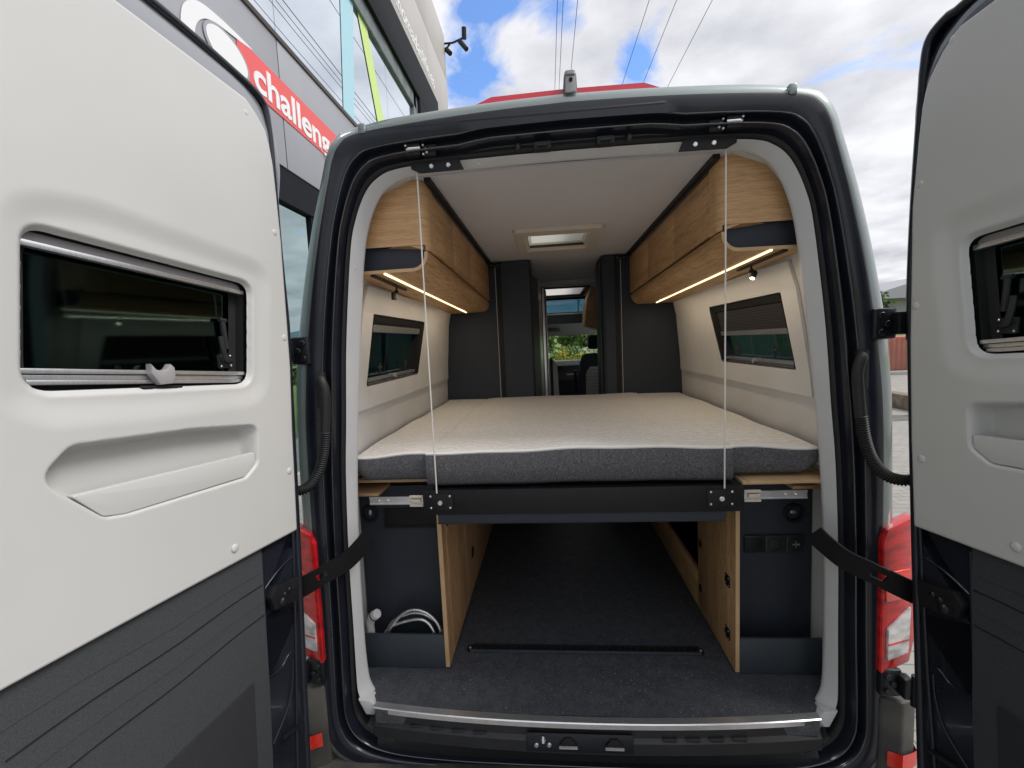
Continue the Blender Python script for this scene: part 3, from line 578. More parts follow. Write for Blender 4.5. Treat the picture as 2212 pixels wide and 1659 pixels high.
def make_door(side):
    sx = -1 if side == 'L' else 1
    P0 = Vector((-.94, -.06, 0)) if side == 'L' else Vector((.943, -.079, 0))
    sd_ = Vector((sx*sin(A8), -cos(A8), 0)); nd = Vector((-sx*cos(A8), -sin(A8), 0))
    def xf(s, n, z): return tuple(P0+sd_*s+nd*n+Vector((0, 0, z)))
    # inner trim panel as a fine relief
    edge = [(1.418, .078), (1.60, .066), (1.75, .057), (1.95, .040), (2.09, .036), (2.36, .029), (2.50, .031), (2.588, .034), (2.64, .041), (2.68, .053), (2.713, .082), (2.735, .115), (2.744, .150)] if side == 'L' else \
           [(1.418, .074), (1.67, .056), (1.95, .042), (2.14, .038), (2.32, .034), (2.50, .045), (2.573, .051), (2.61, .058), (2.64, .069), (2.684, .10), (2.71, .13), (2.722, .160)]
    ez = np.array([e_[0] for e_ in edge]); es = np.array([e_[1] for e_ in edge]); ztop = ez[-1]
    st = .0042; nz = int((ztop-1.418)/st); zz = np.linspace(1.418, ztop, nz); zz = np.concatenate([zz, [ztop]])
    zf = 1.418+(zz-1.418); S1 = .93; ns = int(S1/st)
    U = np.linspace(0, 1, ns)
    Zg = np.repeat(zf[:, None], ns, 1); E0 = np.interp(zf, ez, es)[:, None]
    Sg = E0+(S1-E0)*U[None, :]
    # top and bottom edges rise a little away from the hinge
    rise = .028*np.clip((Sg-.08)/.35, 0, 1.6); Zg = Zg+np.where(Zg > 2.5, rise*(Zg-2.5)/(ztop-2.5), 0)+np.where(Zg < 1.60, (1.60-Zg)/.18*.030*np.clip((Sg-.08)/.7, 0, 1.2), 0)
    dE = sdpoly(Sg, Zg, EMB); dW = sdpoly(Sg, Zg, WIN); dP = sdpoly(Sg, Zg, POC)
    H = -.009*(1-sstep(-.040, .020, dE))-.014*(1-sstep(.0, .011, dW))
    H = H-.050*(1-sstep(-.016, .002, dP))
    edgeD = Sg-E0; H = H-.014*(1-sstep(0, .012, edgeD))**2
    dt = (ztop+rise*1.0)-Zg; H = H-.014*(1-sstep(0, .012, np.abs(dt)))**2
    db = Zg-np.repeat(Zg[:1, :], Zg.shape[0], 0); H = H-.014*(1-sstep(0, .008, db))**2
    H = H+.004*np.sin(Sg*3)*np.cos(Zg*2.1)
    # snap hole border
    gy, gx = np.gradient(dW); ds_s = (Sg[:, 1:2]-Sg[:, 0:1]); keep = dW > 0
    ins = ~keep; fk = keep[:-1, :-1] | keep[1:, :-1] | keep[:-1, 1:] | keep[1:, 1:]
    fkeep = (dW[:-1, :-1]+dW[1:, :-1]+dW[:-1, 1:]+dW[1:, 1:]) > 0
    used = np.zeros_like(keep); used[:-1, :-1] |= fkeep; used[1:, :-1] |= fkeep; used[:-1, 1:] |= fkeep; used[1:, 1:] |= fkeep
    un = np.zeros_like(keep); nf = ~fkeep; un[:-1, :-1] |= nf; un[1:, :-1] |= nf; un[:-1, 1:] |= nf; un[1:, 1:] |= nf
    bd = used & un; eps = 1e-3
    gX = (sdpoly(Sg+eps, Zg, WIN)-dW)/eps; gZ = (sdpoly(Sg, Zg+eps, WIN)-dW)/eps
    Sg = np.where(bd, Sg-dW*gX, Sg); Zg = np.where(bd, Zg-dW*gZ, Zg)
    P0n = np.array(P0)-np.array(van.location)
    V = P0n+Sg[..., None]*np.array(sd_)+(H+.020)[..., None]*np.array(nd)+Zg[..., None]*np.array((0, 0, 1.0))
    nr, nc = Sg.shape; idx = np.arange(nr*nc).reshape(nr, nc)
    F = np.stack([idx[:-1, :-1], idx[:-1, 1:], idx[1:, 1:], idx[1:, :-1]], -1)[fkeep]
    if side == 'R': F = F[:, ::-1]
    # outer shell slab first (the part), trim as sub-part
    hinge_edge = [(.11, .30), (.088, .66), (.055, 1.15), (.038, 1.40), (.022, 1.66), (.0, 2.03), (-.004, 2.12), (-.002, 2.35), (-.008, 2.64), (-.006, 2.72), (.004, 2.785), (.04, 2.812), (.12, 2.828), (.28, 2.85), (.5, 2.87), (.93, 2.88), (.97, 2.8), (.98, 1.5), (.98, .30)]
    if side == 'R': hinge_edge = [(s_+(.006 if z_ < 2.6 else .022), z_-(.03 if z_ > 2.7 else 0)) for s_, z_ in hinge_edge]
    def hole_slab(n0, n1, m_, outer, inner):
        """slab with a window hole"""
        for nn in (n0, n1):
            b2 = bmesh.new(); ov = [b2.verts.new((a, nn, b)) for a, b in outer]; iv = [b2.verts.new((a, nn, b)) for a, b in inner]
            ed = [b2.edges.new((ov[i], ov[(i+1) % len(ov)])) for i in range(len(ov))]+[b2.edges.new((iv[i], iv[(i+1) % len(iv)])) for i in range(len(iv))]
            bmesh.ops.triangle_fill(b2, use_beauty=True, use_dissolve=False, edges=ed); m_._bm(b2)
        for pl_ in (outer, inner): m_.loft([[(a, n0, b) for a, b in pl_], [(a, n1, b) for a, b in pl_]])
        return m_
    outer = hinge_edge; inner = [(.5+(s_-.44)*1.06-.06, 2.085+(z_-2.085)*1.08) for s_, z_ in WIN]
    m_ = MB(xf); hole_slab(-.046, -.075, m_, outer, inner)
    door = m_.build('rear_door', 'paint', van, weld=.0005, ang=30); door['label'] = 'left rear door, swung open, lit white inner trim' if side == 'L' else 'right rear door, swung open, trim in shade'
    low_ = [(s_+.004, z_) for s_, z_ in hinge_edge if z_ < 1.45]; m_ = MB(xf); m_.prism([(.93, .30)]+low_+[(.04, 1.47), (.93, 1.50)], 'xz', -.05, -.012, .003); m_.build('inner_frame', 'paint', door)
    # raised rim following the hinge side and the top
    rim = cr([(s_+.002, z_) for s_, z_ in hinge_edge[:15]], 4)
    m_ = MB(xf)
    for off, w in ((.0, .011),): m_.tube([(s_+.009, -.014, z_-(.006 if z_ > 2.79 else 0)) for s_, z_ in rim], w, 8); m_.loft([[(s_+.004, -.014, z_) for s_, z_ in rim], [(s_+.004, -.06, z_) for s_, z_ in rim]], closed=False)
    m_.build('rim_flange', 'paint', door, ang=60)
    me = bpy.data.meshes.new('inner_trim'); me.from_pydata(V.reshape(-1, 3).tolist(), [], F.tolist()); me.materials.append(M['white']); me.shade_smooth()
    bmx = bmesh.new(); bmx.from_mesh(me); bmesh.ops.delete(bmx, geom=[v for v in bmx.verts if not v.link_faces], context='VERTS'); bmx.to_mesh(me); bmx.free(); me.shade_smooth()
    o = bpy.data.objects.new('inner_trim', me); C.objects.link(o); o.parent = door
    # skirt closing the trim edge to the shell
    m_ = MB(xf); ed_ = [(float(Sg[i, 0]), float(Zg[i, 0])) for i in range(0, nr, 4)]+[(float(Sg[-1, j]), float(Zg[-1, j])) for j in range(0, nc, 8)]
    m_.loft([[(a, .0075, b) for a, b in ed_], [(a+.004, -.014, b-.002) for a, b in ed_]], closed=False); m_.build('trim_return', 'white2', door)
    # painted flange showing between the trim and the outer rim, coloured as lit on the left door, as shaded on the right
    e2 = []
    for i, (a, b) in enumerate(ed_):
        p, q = ed_[max(0, i-2)], ed_[min(len(ed_)-1, i+2)]; tx, tz = q[0]-p[0], q[1]-p[1]; l_ = math.hypot(tx, tz) or 1
        k = float(sstep(2.3, 2.72, np.float64(b))); w_ = .016+(.072 if side == 'L' else .05)*k; e2.append((a-tz/l_*w_, b+tx/l_*w_))
    m_ = MB(xf); m_.loft([[(a, -.012, b) for a, b in ed_], [(a*.5+c*.5, -.010, b*.5+d*.5) for (a, b), (c, d) in zip(ed_, e2)], [(a, -.020, b) for a, b in e2], [(a, -.046, b) for a, b in e2]], closed=False); m_.build('inner_flange', 'flange' if side == 'L' else 'gloss', door, ang=60)
    for s_, z_ in ((.132, 2.700), (.061, 2.377), (.061, 2.049), (.094, 1.623), (.322, 1.475), (.483, 2.765)):
        MB(xf).ball((s_, .018, z_), .0115, (1, .4, 1), 10).build('trim_plug', 'white', door)
    # storage pocket lip
    m_ = MB(xf); m_.prism([(a, b) for a, b in LIP], 'xz', -.006, .0135, .004, 3); m_.build('pocket_lip', 'white', door, ang=60)
    # window: frame, pane, blind rails
    m_ = MB(xf); wo = [(a, b) for a, b in WIN]; c_ = (.437, 2.085)
    def sc(poly, k, kz): return [(c_[0]+(a-c_[0])*k, c_[1]+(b-c_[1])*kz) for a, b in poly]
    m_.loft([[(a, -.020, b) for a, b in sc(wo, 1.05, 1.08)], [(a, -.018, b) for a, b in sc(wo, 1.0, 1.0)], [(a, -.040, b) for a, b in sc(wo, .99, .98)], [(a, -.042, b) for a, b in sc(wo, .90, .90)]]); m_.build('window_frame', 'rubber', door, ang=30)
    m_ = MB(xf); p_ = sc(wo, .97, .97); m_.prism(p_, 'xz', -.048, -.046); m_.build('window_pane', 'smoke', door, smooth=False)
    m_ = MB(xf); m_.prism([(.13, 2.33), (.75, 2.33), (.75, 1.85), (.13, 1.85)], 'xz', -.075, -.07); m_.build('outer_pane', 'smoke', door, smooth=False)
    def band(zl, zr, h, n0, n1, nm, mm, bev=.002, s0=.172, s1=.700):
        m_ = MB(xf); m_.prism([(s0, zl), (s1, zr), (s1, zr+h), (s0, zl+h)], 'xz', n0, n1, bev); m_.build(nm, mm, door)
    band(2.176, 2.222, .012, -.030, -.012, 'blind_cassette_edge', 'alu', s0=.172, s1=.684)
    band(2.188, 2.234, .018, -.032, -.020, 'blind_cassette', 'grey_clip', s0=.176, s1=.680)
    band(1.942, 1.986, .010, -.024, -.008, 'blind_rail', 'alu', s0=.202, s1=.704)
    band(1.931, 1.974, .010, -.034, -.014, 'blind_rail_groove', 'alu', s0=.205, s1=.700)
    band(1.921, 1.963, .010, -.028, -.010, 'blind_rail_foot', 'alu', s0=.215, s1=.692)
    cl = [(.478, 1.990), (.468, 1.976), (.455, 1.972), (.443, 1.975), (.433, 1.987), (.424, 1.978), (.424, 1.955), (.432, 1.940), (.462, 1.940), (.480, 1.968)]
    m_ = MB(xf); m_.prism([(a+0, b) for a, b in cl], 'xz', -.010, .010, .003); m_.build('blind_clip', 'grey_clip', door)
    m_ = MB(xf); m_.prism(rnd([(.396, 1.932), (.504, 1.942), (.486, 1.921), (.418, 1.916)], .004), 'xz', .0, -.016+.0005+.009, .002); m_.build('finger_recess', 'blk', door)
    # window latch and stay
    for ls in (.235,):
        m_ = MB(xf); m_.box((ls-.022, ls+.022), (-.046, -.036), (1.965, 2.005), .004); m_.build('latch_plate', 'plastic', door)
        m_ = MB(xf); m_.tube(cr([(ls-.01, -.030, 1.985), (ls+.010, -.022, 1.99), (ls+.020, -.020, 2.02), (ls+.024, -.020, 2.055)], 4), .007, 8); m_.build('latch_lever', 'plastic', door)
        m_ = MB(xf); m_.tube([(ls-.006, -.035, 2.02), (ls-.002, -.035, 2.10)], .007, 10); m_.tube([(ls-.012, -.034, 2.10), (ls+.01, -.034, 2.102)], .006, 8); m_.build('window_stay', 'plastic', door)
        for a, b_2 in ((-.016, 1.972), (.016, 1.972), (-.016, 1.999), (0, 2.101)): MB(xf).disc((ls+a, -.036, b_2), (nd.x, nd.y, 0), .0001, .0001).bm.free()
        for a, b_2 in ((-.016, 1.972), (.016, 1.972), (-.016, 1.999)): MB(xf).ball((ls+a, -.035, b_2), .003, (1, .6, 1), 5).build('screw', 'steel', door)
    # dark lower lining with stitched grooves
    m_ = MB(xf); low = [(.275, .45), (.235, 1.0), (.214, 1.43), (.95, 1.47), (.95, .45)]
    m_.prism(low, 'xz', -.012, .000, .004); m_.build('lower_lining', 'carpet', door)
    for i, (a, b_2, c2, d2) in enumerate(((.226, 1.352, .80, 1.378), (.226, 1.312, .80, 1.322), (.227, 1.262, .80, 1.274), (.230, 1.220, .80, 1.224))):
        m_ = MB(xf); n__ = 9; P_ = [(a+(c2-a)*k/n__, .0006, b_2+(d2-b_2)*k/n__+.003*sin(k*1.1)) for k in range(n__+1)]; m_.tube(P_, .0016 if i % 2 else .0012, 6); m_.build('lining_groove', 'blk' if i % 2 else 'carpet', door)
    m_ = MB(xf); m_.prism(rnd([(.292, 1.055), (.318, .70), (.62, .70), (.56, 1.056)], .01), 'xz', .0, .003, .001); m_.build('service_flap', 'flap', door)
    # pressed beads on the metal beside the lining
    for P_ in ([(.206, 1.405), (.222, 1.2), (.240, 1.0), (.262, .744), (.275, .45)], [(.071, 1.41), (.086, 1.25), (.110, 1.0), (.140, .744), (.170, .45)]):
        m_ = MB(xf); m_.tube([(a, -.010, b) for a, b in cr(P_, 4)], .0055, 8); m_.build('pressed_bead', 'paint', door, ang=60)
    for P_ in ([(.215, 1.285), (.15, 1.315), (.085, 1.33)], [(.228, 1.015), (.20, 1.008), (.17, 1.008), (.14, 1.025), (.118, 1.02)], [(.125, 1.0), (.135, .93), (.165, .86), (.235, .80)]):
        m_ = MB(xf); m_.tube([(a, -.011, b) for a, b in cr(P_, 5)], .0035, 8); m_.build('pressed_bead', 'paint', door, ang=60)
    # strap bracket on the door
    m_ = MB(xf); m_.prism(rnd([(.088, 1.262), (.19, 1.285), (.212, 1.262), (.198, 1.215), (.098, 1.190)], .006), 'xz', -.012, .012, .003); br = m_.build('strap_bracket', 'blk', door)
    for a, b_2, rr in ((.135, 1.247, .009), (.155, 1.243, .009), (.165, 1.225, .015)): MB(xf).ball((a, .013, b_2), rr, (1, .6, 1), 6).build('bolt', 'hard', door)
    m_ = MB(xf); m_.tube([(.13, -.006, .765), (.205, -.006, .79)], .007, 8); m_.build('lower_latch', 'hard', door)
    return door
dL = make_door('L'); dR = make_door('R')

# ------------------------------------------------------------------ overhead cabinets
def slope(y, z): return z-.024*(y-.14)*max(0, min(1, (2.60-z)/.24))
for sx in (-1, 1):
    side = 'left' if sx < 0 else 'right'
    xf = lambda x, y, z, sx=sx: (sx*x, y, slope(y, z))
    cab = thing('overhead_cabinet', ('oak overhead cabinet on the left wall, above the uncovered window' if sx < 0 else 'oak overhead cabinet on the right wall, above the window with the black blind half down'), 'cabinet', (sx*.7, 1.0, 2.27), 'oak overhead cabinets above the bed')
    # curved end block with the grain running around it
    plan = [(.80, .145)]+[(.575-.0+.0, .145)]
    plan = [(.80, .148), (.66, .148), (.585, .148)]+arc(.558, .193, .045, 270, 180, 8)+[(.513, .243), (.80, .243)]
    ringz = [2.372, 2.40, 2.43, 2.46, 2.49, 2.515, 2.54, 2.56, 2.575, 2.588, 2.601]
    m_ = MB(xf)
    rr = []
    for z in ringz:
        xmax = min(.80, wallx(z)-.001); rr.append([(min(x, xmax), y, (z if z > 2.38 else 2.3535+.0185*float(sstep(.518, .60, np.float64(x))))) for x, y in plan])
    m_.loft(rr, True, True); m_.build('end_panel', 'oak_end', cab, ang=40)
    # carcass behind the doors
    m_ = MB(xf); m_.box((.532, .56), (.24, YF-.02), (2.30, 2.597)); m_.box((.56, .80), (.20, YF-.02), (2.372, 2.377)); m_.build('carcass', 'blk', cab, smooth=False)
    gaps = [.245, .60 if sx < 0 else .69, 1.045 if sx < 0 else 1.235, YF-.015]
    for a, b in zip(gaps, gaps[1:]):
        m_ = MB(xf); m_.box((.512, .532), (a+.0015, b-.002), (2.359, 2.577), .0012); m_.build('cabinet_door', 'oak_side', cab)
    # lower shell, rounded nose, hollow at the rear
    def shell(o):
        return [(.517+o, 2.346)]+[(.517+o, 2.335)]+arc(.577, 2.337, .060-o, 180, 270, 9)+[(.86, 2.275+o)]
    so_, si_ = shell(0), shell(.012)
    m_ = MB(xf)
    secs = []
    for y in (.142, .20, .6, 1.0, 1.4, 1.7, YF-.02):
        secs.append([(a, y, b) for a, b in so_]+[(a, y, b) for a, b in reversed(si_)])
    m_.loft(secs, True, True); m_.build('lower_shell', 'oak_side', cab, ang=30)
    m_ = MB(xf); rim_ = so_+list(reversed(si_)); m_.prism(rim_, 'xz', .1395, .1418); m_.build('edge_band', 'edge', cab, smooth=False)
    # dark lining of the open shelf
    m_ = MB(xf); li = [(.5285, 2.35)]+[(.5285, 2.335)]+arc(.577, 2.337, .0488, 180, 270, 9)+[(.855, 2.2885), (.855, 2.371), (.5285, 2.371)]
    m_.loft([[(a, .146, b) for a, b in li], [(a, .166, b) for a, b in li]], True); m_.raw([(a, .166, b) for a, b in li], [tuple(range(len(li)))]); m_.build('shelf_lining', 'slate', cab, smooth=False)
    # LED strip
    m_ = MB(xf); m_.box((.676, .684), (.135, 1.74), (2.2705, 2.2765)); m_.build('led_strip', 'led', cab, smooth=False)
    ld = bpy.data.lights.new('led_light', 'AREA'); ld.shape = 'RECTANGLE'; ld.size = .02; ld.size_y = 1.6; ld.energy = 1.2; ld.color = (1, .82, .60)
    lo = bpy.data.objects.new('led_light', ld); C.objects.link(lo); lo.parent = cab; lo.location = (sx*-.02, -.06, -.03)
    # spot lamp on its rail
    sp = thing('reading_lamp', ('black spot lamp, unlit, on a rail under the left cabinet' if sx < 0 else 'black spot lamp, lit, on a rail under the right cabinet'), 'lamp', (sx*.735, .42, 2.26), 'spot lamps under the cabinets')
    m_ = MB(xf); m_.box((.722, .740), (.145, .52), (2.268, 2.2745), .001); m_.box((.7285, .7335), (.15, .515), (2.2665, 2.2685)); m_.build('rail', 'blk', sp)
    yy = .40
    m_ = MB(xf); m_.tube([(.731, yy, 2.268), (.735, yy+.01, 2.252), (.742, yy+.004, 2.236)], .0045, 8); m_.ball((.735, yy+.01, 2.250), .009, n=6); m_.build('arm', 'blk', sp)
    a = Vector((.744, yy, 2.240)); d = Vector((.02, .0, -1)).normalized() if sx < 0 else Vector((-.45, -.25, -.85)).normalized()
    m_ = MB(xf); m_.tube([tuple(a+d*-.006), tuple(a), tuple(a+d*.026)], [.008, .0115, .0115], 14); hd_ = m_.build('lamp_head', 'blk' if sx < 0 else 'hard', sp)
    if sx > 0: MB(xf).disc(tuple(a+d*.0262), tuple(d), .009, .001, 14).build('lamp_bulb', 'ledspot', hd_)

# ------------------------------------------------------------------ wardrobes by the corridor
wl = thing('wardrobe', 'dark slate wardrobe at the foot of the bed, left of the corridor', 'wardrobe', (-.5, 2.1, .65), 'wardrobes beside the corridor')
m_ = MB(); m_.prism([(-.90, YF), (-.455, YF), (-.455, YF+.5), (-.90, YF+.5)], 'xy', .66, 2.60, .003); m_.build('side_panel', 'slate', wl)
m_ = MB(); m_.prism([(-.42, YF-.012), (-.215, YF-.012)]+arc(-.225, YF+.013, .025, 270, 360, 5)[1:]+[(-.20, 1.90), (-.22, 2.33), (-.42, 2.33)], 'xy', .66, 2.598, .003); m_.build('corner_panel', 'slate', wl)
MB().box((-.456, -.419), (YF+.002, YF+.02), (.66, 2.585)).build('hoist_channel', 'blk', wl, smooth=False)
m_ = MB(); m_.prism([(-.199, 1.905), (-.172, 2.02), (-.158, 2.12), (-.25, 2.12)], 'xy', .66, 2.50, .003); m_.build('sliding_door', 'doorgrey', wl)
m_ = MB(); m_.prism([(-.157, 2.13), (-.136, 2.30), (-.25, 2.30)], 'xy', .66, 2.50, .003); m_.build('sliding_door_edge', 'alu', wl)
for i, (y, x, mm) in enumerate(((2.34, -.130, 'blk'), (2.40, -.112, 'alu'), (2.46, -.108, 'grey_clip'), (2.53, -.100, 'blk'), (2.60, -.094, 'alu'))):
    MB().box((x-.10, x), (y, y+.05), (.66, 2.46), .002).build('sliding_door_rail', mm, wl)
wr = thing('wardrobe', 'dark slate wardrobe at the foot of the bed, right of the corridor', 'wardrobe', (.58, 2.1, .65), 'wardrobes beside the corridor')
m_ = MB(); m_.prism([(.438, YF), (.90, YF), (.90, YF+.5), (.438, YF+.5)], 'xy', .66, 2.60, .003); m_.build('side_panel', 'slate', wr)
m_ = MB(); m_.prism([(.402, YF-.012), (.335, YF-.012), (.318, YF), (.312, YF+.02), (.308, YF+.29), (.402, YF+.29)], 'xy', .66, 2.598, .003); m_.build('corner_panel', 'slate', wr)
MB().box((.401, .439), (YF+.002, YF+.02), (.66, 2.585)).build('hoist_channel', 'blk', wr, smooth=False)
MB().box((.300, .308), (YF+.03, YF+.29), (.66, 2.56), .002).build('corner_highlight', 'slate2', wr)  # lighter slate strip: highlight of the rounded corner put into the colour
for w_, x in ((wl, -.462), (wr, .447)):
    m_ = MB(); m_.box((x-.035, x+.035), (YF-.03, YF-.014), (2.555, 2.583), .004); b_2 = m_.build('hoist_bracket', 'blk', w_)
    for dx in (-.024, .024, .0): MB().ball((x+dx, YF-.031, 2.566+abs(dx)*.3), .004, n=5).build('screw', 'steel', b_2)
    MB().tube([(x, YF-.02, 1.56), (x, YF-.02, 2.57)], .0015, 6).build('hoist_cord', 'cord', w_)

# ------------------------------------------------------------------ cab seen through the corridor
m_ = MB(); m_.box((-.9, .9), (3.045, 3.06), (2.56, 2.60), .004); m_.build('ceiling_trim', 'white2', van)
# side walls of the forward part
for sx in (-1, 1):
    MB(mir(sx)).box((.90, .93), (YF+.5, 3.7), (.65, 2.60)).build('forward_wall', 'ceil', van, smooth=False)
m_ = MB()
# front wall: frame round the upper window
fx = (-.93, .93); wx0, wx1, wz0, wz1 = -.45, .50, 2.385, 2.555
for a, b, c2, d2 in ((fx[0], wx0, 2.30, 2.60), (wx1, fx[1], 2.30, 2.60), (wx0, wx1, 2.30, wz0), (wx0, wx1, wz1, 2.60)): m_.box((a, b), (4.7, 4.74), (c2, d2))
m_.build('window_surround', 'blk', van, smooth=False)
MB().box((wx0, wx1), (4.745, 4.75), (wz0, wz1)).build('front_window', 'tint', van, smooth=False)
MB().box((-.9, .9), (4.35, 4.70), (2.335, 2.352), .004).build('overhead_shelf', 'white2', van)
MB().box((-.9, .9), (4.36, 4.38), (2.20, 2.335)).build('shelf_back', 'slate', van, smooth=False)
m_ = MB(); m_.loft([[(-.9, 4.2, 2.21), (.9, 4.2, 2.21)], [(-.9, 4.6, 2.17), (.9, 4.6, 2.17)], [(-.9, 5.0, 2.10), (.9, 5.0, 2.10)], [(-.9, 5.05, 2.07), (.9, 5.05, 2.07)]], closed=False); m_.build('headliner', 'white2', van)
MB().box((-.16, .08), (4.5, 4.75), (2.11, 2.15), .01).build('roof_console', 'grey_clip', van)
MB().prism(rnd([(.33, 2.16), (.52, 2.10), (.95, 2.10), (.95, 2.60), (.42, 2.60), (.36, 2.45)], .03), 'xz', 3.65, 4.1, .01).build('cab_side_locker', 'oak_side', van)
m_ = MB(); 
for a, b, c2, d2 in ((-.98, -.90, 1.2, 2.2), (.90, .98, 1.2, 2.2), (-.98, .98, 1.2, 1.69)): m_.box((a, b), (5.15, 5.2), (c2, d2))
m_.build('windscreen_frame', 'blk', van, smooth=False)
MB().raw([(-.9, 5.12, 2.09), (.9, 5.12, 2.09), (.9, 5.6, 1.60), (-.9, 5.6, 1.60)], [(0, 1, 2, 3)]).build('windscreen', 'glass', van, smooth=False)
m_ = MB(); m_.prism(rnd([(4.75, 1.45), (4.85, 1.64), (5.05, 1.70), (5.6, 1.60), (5.6, .9), (4.9, .9)], .02), 'yz', -.93, .93); dash = m_.build('dashboard', 'plastic', van)
for x in (-.02, .07): MB().box((x-.035, x+.035), (4.80, 4.84), (1.585, 1.645), .006).build('air_vent', 'blk', dash)
MB().box((.15, .30), (4.78, 4.84), (1.50, 1.53), .006).build('dash_tray', 'grey_clip', dash)
def seat(x0, x1, y, nm):
    w = x1-x0; s_ = MB()
    rings_ = []
    for z, dx, d0, d1 in ((1.05, .0, 0, .16), (1.25, -.01, 0, .15), (1.55, .0, .01, .13), (1.72, .03, .03, .12), (1.80, .06, .04, .11), (1.825, .10, .05, .10)):
        pl_ = rnd([(x0+dx, y+d0), (x1-dx, y+d0), (x1-dx, y+d1), (x0+dx, y+d1)], .04, 4); rings_.append([(a, b, z) for a, b in pl_])
    s_.loft(rings_, True, True); st_ = s_.build('cab_seat', 'slate', van, ang=60)
    m_ = MB(); m_.prism(rnd([(x0+.09, 1.30), (x1-.09, 1.30), (x1-.09, 1.66), (x0+.15, 1.66), (x0+.10, 1.58)], .02), 'xz', y-.012, y+.03, .006); pn = m_.build('seat_back_panel', 'fabricwall', st_)
    for k in range(8): MB().tube([(x0+.10, y-.013, 1.33+k*.042), (x1-.10, y-.013, 1.33+k*.042)], .003, 6).build('seat_seam', 'grey_clip', st_)
    m_ = MB(); m_.prism(rnd([((x0+x1)/2-.13, 1.875), ((x0+x1)/2+.13, 1.875), ((x0+x1)/2+.12, 2.05), ((x0+x1)/2-.12, 2.05)], .045, 6), 'xz', y+.02, y+.11, .02, 3); m_.build('headrest', 'blk', st_, ang=60)
    for dx in (-.05, .05): MB().tube([((x0+x1)/2+dx, y+.07, 1.80), ((x0+x1)/2+dx, y+.07, 1.90)], .006, 6).build('headrest_post', 'steel', st_)
    MB().prism(rnd([(x0-.05, 1.0), (x0-.01, 1.0), (x0-.01, 1.62), (x0-.05, 1.62)], .015), 'xz', y+.05, y+.11, .01).build('arm_rest', 'blk', st_)
seat(.26, .78, 4.0, 'r'); seat(-.62, -.10, 4.0, 'l')
MB().prism(rnd([(-.30, 1.0), (.0, 1.0), (.005, 1.3), (-.01, 1.75), (-.05, 1.80), (-.30, 1.80)], .02), 'xz', 3.0, 3.35, .01).build('bench_back', 'fabricwall', van)
MB().box((-.08, -.055), (2.95, 3.0), (1.0, 1.83), .003).build('bench_edge', 'blk', van)

# ------------------------------------------------------------------ bed
bed = thing('bed_frame', 'black lifting bed frame hung on white cords across the back', 'bed frame', (0, .8, 1.37))
m_ = MB(); m_.box((-.578, .572), (.082, .092), (1.374, 1.468), .002); m_.build('rear_beam', 'blk', bed)
m_ = MB(); m_.prism(rnd([(-.528, 1.337), (.512, 1.337), (.515, 1.376), (-.528, 1.376)], .004), 'xz', .094, .125, .002); m_.build('lower_channel', 'slate', bed)
m_ = MB(); m_.tube([(-.53, .096, 1.336), (.51, .096, 1.336)], .003, 6); m_.build('channel_edge', 'hard', bed)
m_ = MB(); m_.box((-.55, .55), (.125, YF-.04), (1.44, 1.462)); m_.build('slatted_base', 'blk', bed, smooth=False)
for x in (-.511, .493):
    m_ = MB(); m_.box((x-.048, x+.048), (.0775, .082), (1.393, 1.455), .0015); pt = m_.build('hoist_plate', 'blk', bed)
    for dx in (-.036, .036):
        for dz in (-.022, .022): MB().ball((x+dx, .077, 1.425+dz), .0045, (1, .6, 1), 6).build('rivet', 'steel', pt)
    MB().disc((x, .0775, 1.423), (0, -1, 0), .0095, .006, 6, .001).build('bolt', 'steel', pt)
for sx, bx in ((-1, .52), (1, .50)):
    MB(mir(sx)).tube([(bx, .070, 1.462), (bx-.003 if sx < 0 else bx+.006, .070, 2.652)], .0027, 8).build('hoist_cord', 'cord', bed)
    MB(mir(sx)).tube([(bx, .070, 2.625), (bx, .070, 2.655)], .005, 8).build('cord_end', 'steel', bed)
    xf = mir(sx)
    m_ = MB(xf); m_.prism([(.350, 2.586), (.366, 2.624), (.44, 2.634), (.535, 2.636), (.530, 2.60), (.500, 2.584)], 'xz', .048, .052, .001); bk = m_.build('roof_bracket', 'blk', bed)
    for x in (.402, .460): MB(xf).disc((x, .048, 2.604), (0, -1, 0), .008, .005, 12, .002).build('bolt', 'steel', bk)
    m_ = MB(xf); m_.box((.487, .537), (.012, .06), (2.630, 2.668), .004); m_.box((.435, .482), (.020, .06), (2.628, 2.664), .004); m_.build('pulley_block', 'blk', bk)
    for x, z in ((.535, 2.668), (.53, 2.655), (.478, 2.668), (.470, 2.655), (.478, 2.640), (.466, 2.645)): MB(xf).ball((x, .014 if x > .49 else .020, z-.006), .0048, n=6).build('screw', 'steel', bk)
    MB(xf).tube([(.525, .008, 2.648), (.485, .010, 2.649)], .005, 8).build('pulley_pin', 'steel', bk)
    # slide rail beside the beam
    m_ = MB(xf); m_.box((.578, .79), (.097, .103), (1.411, 1.416)); m_.box((.578, .79), (.097, .103), (1.436, 1.441)); m_.box((.578, .79), (.100, .104), (1.411, 1.441)); sl = m_.build('slide_rail', 'alu', bed, smooth=False)
    m_ = MB(xf); m_.box((.575, .632), (.090, .099), (1.404, 1.412), .001); m_.box((.575, .632), (.090, .099), (1.437, 1.446), .001); m_.box((.590, .628), (.091, .096), (1.418, 1.432), .001); m_.build('slide_bearing', 'cream', sl)
    for x in (.718, .752): MB(xf).ball((x, .098, 1.427), .0045, n=6).build('rivet', 'steel', sl)

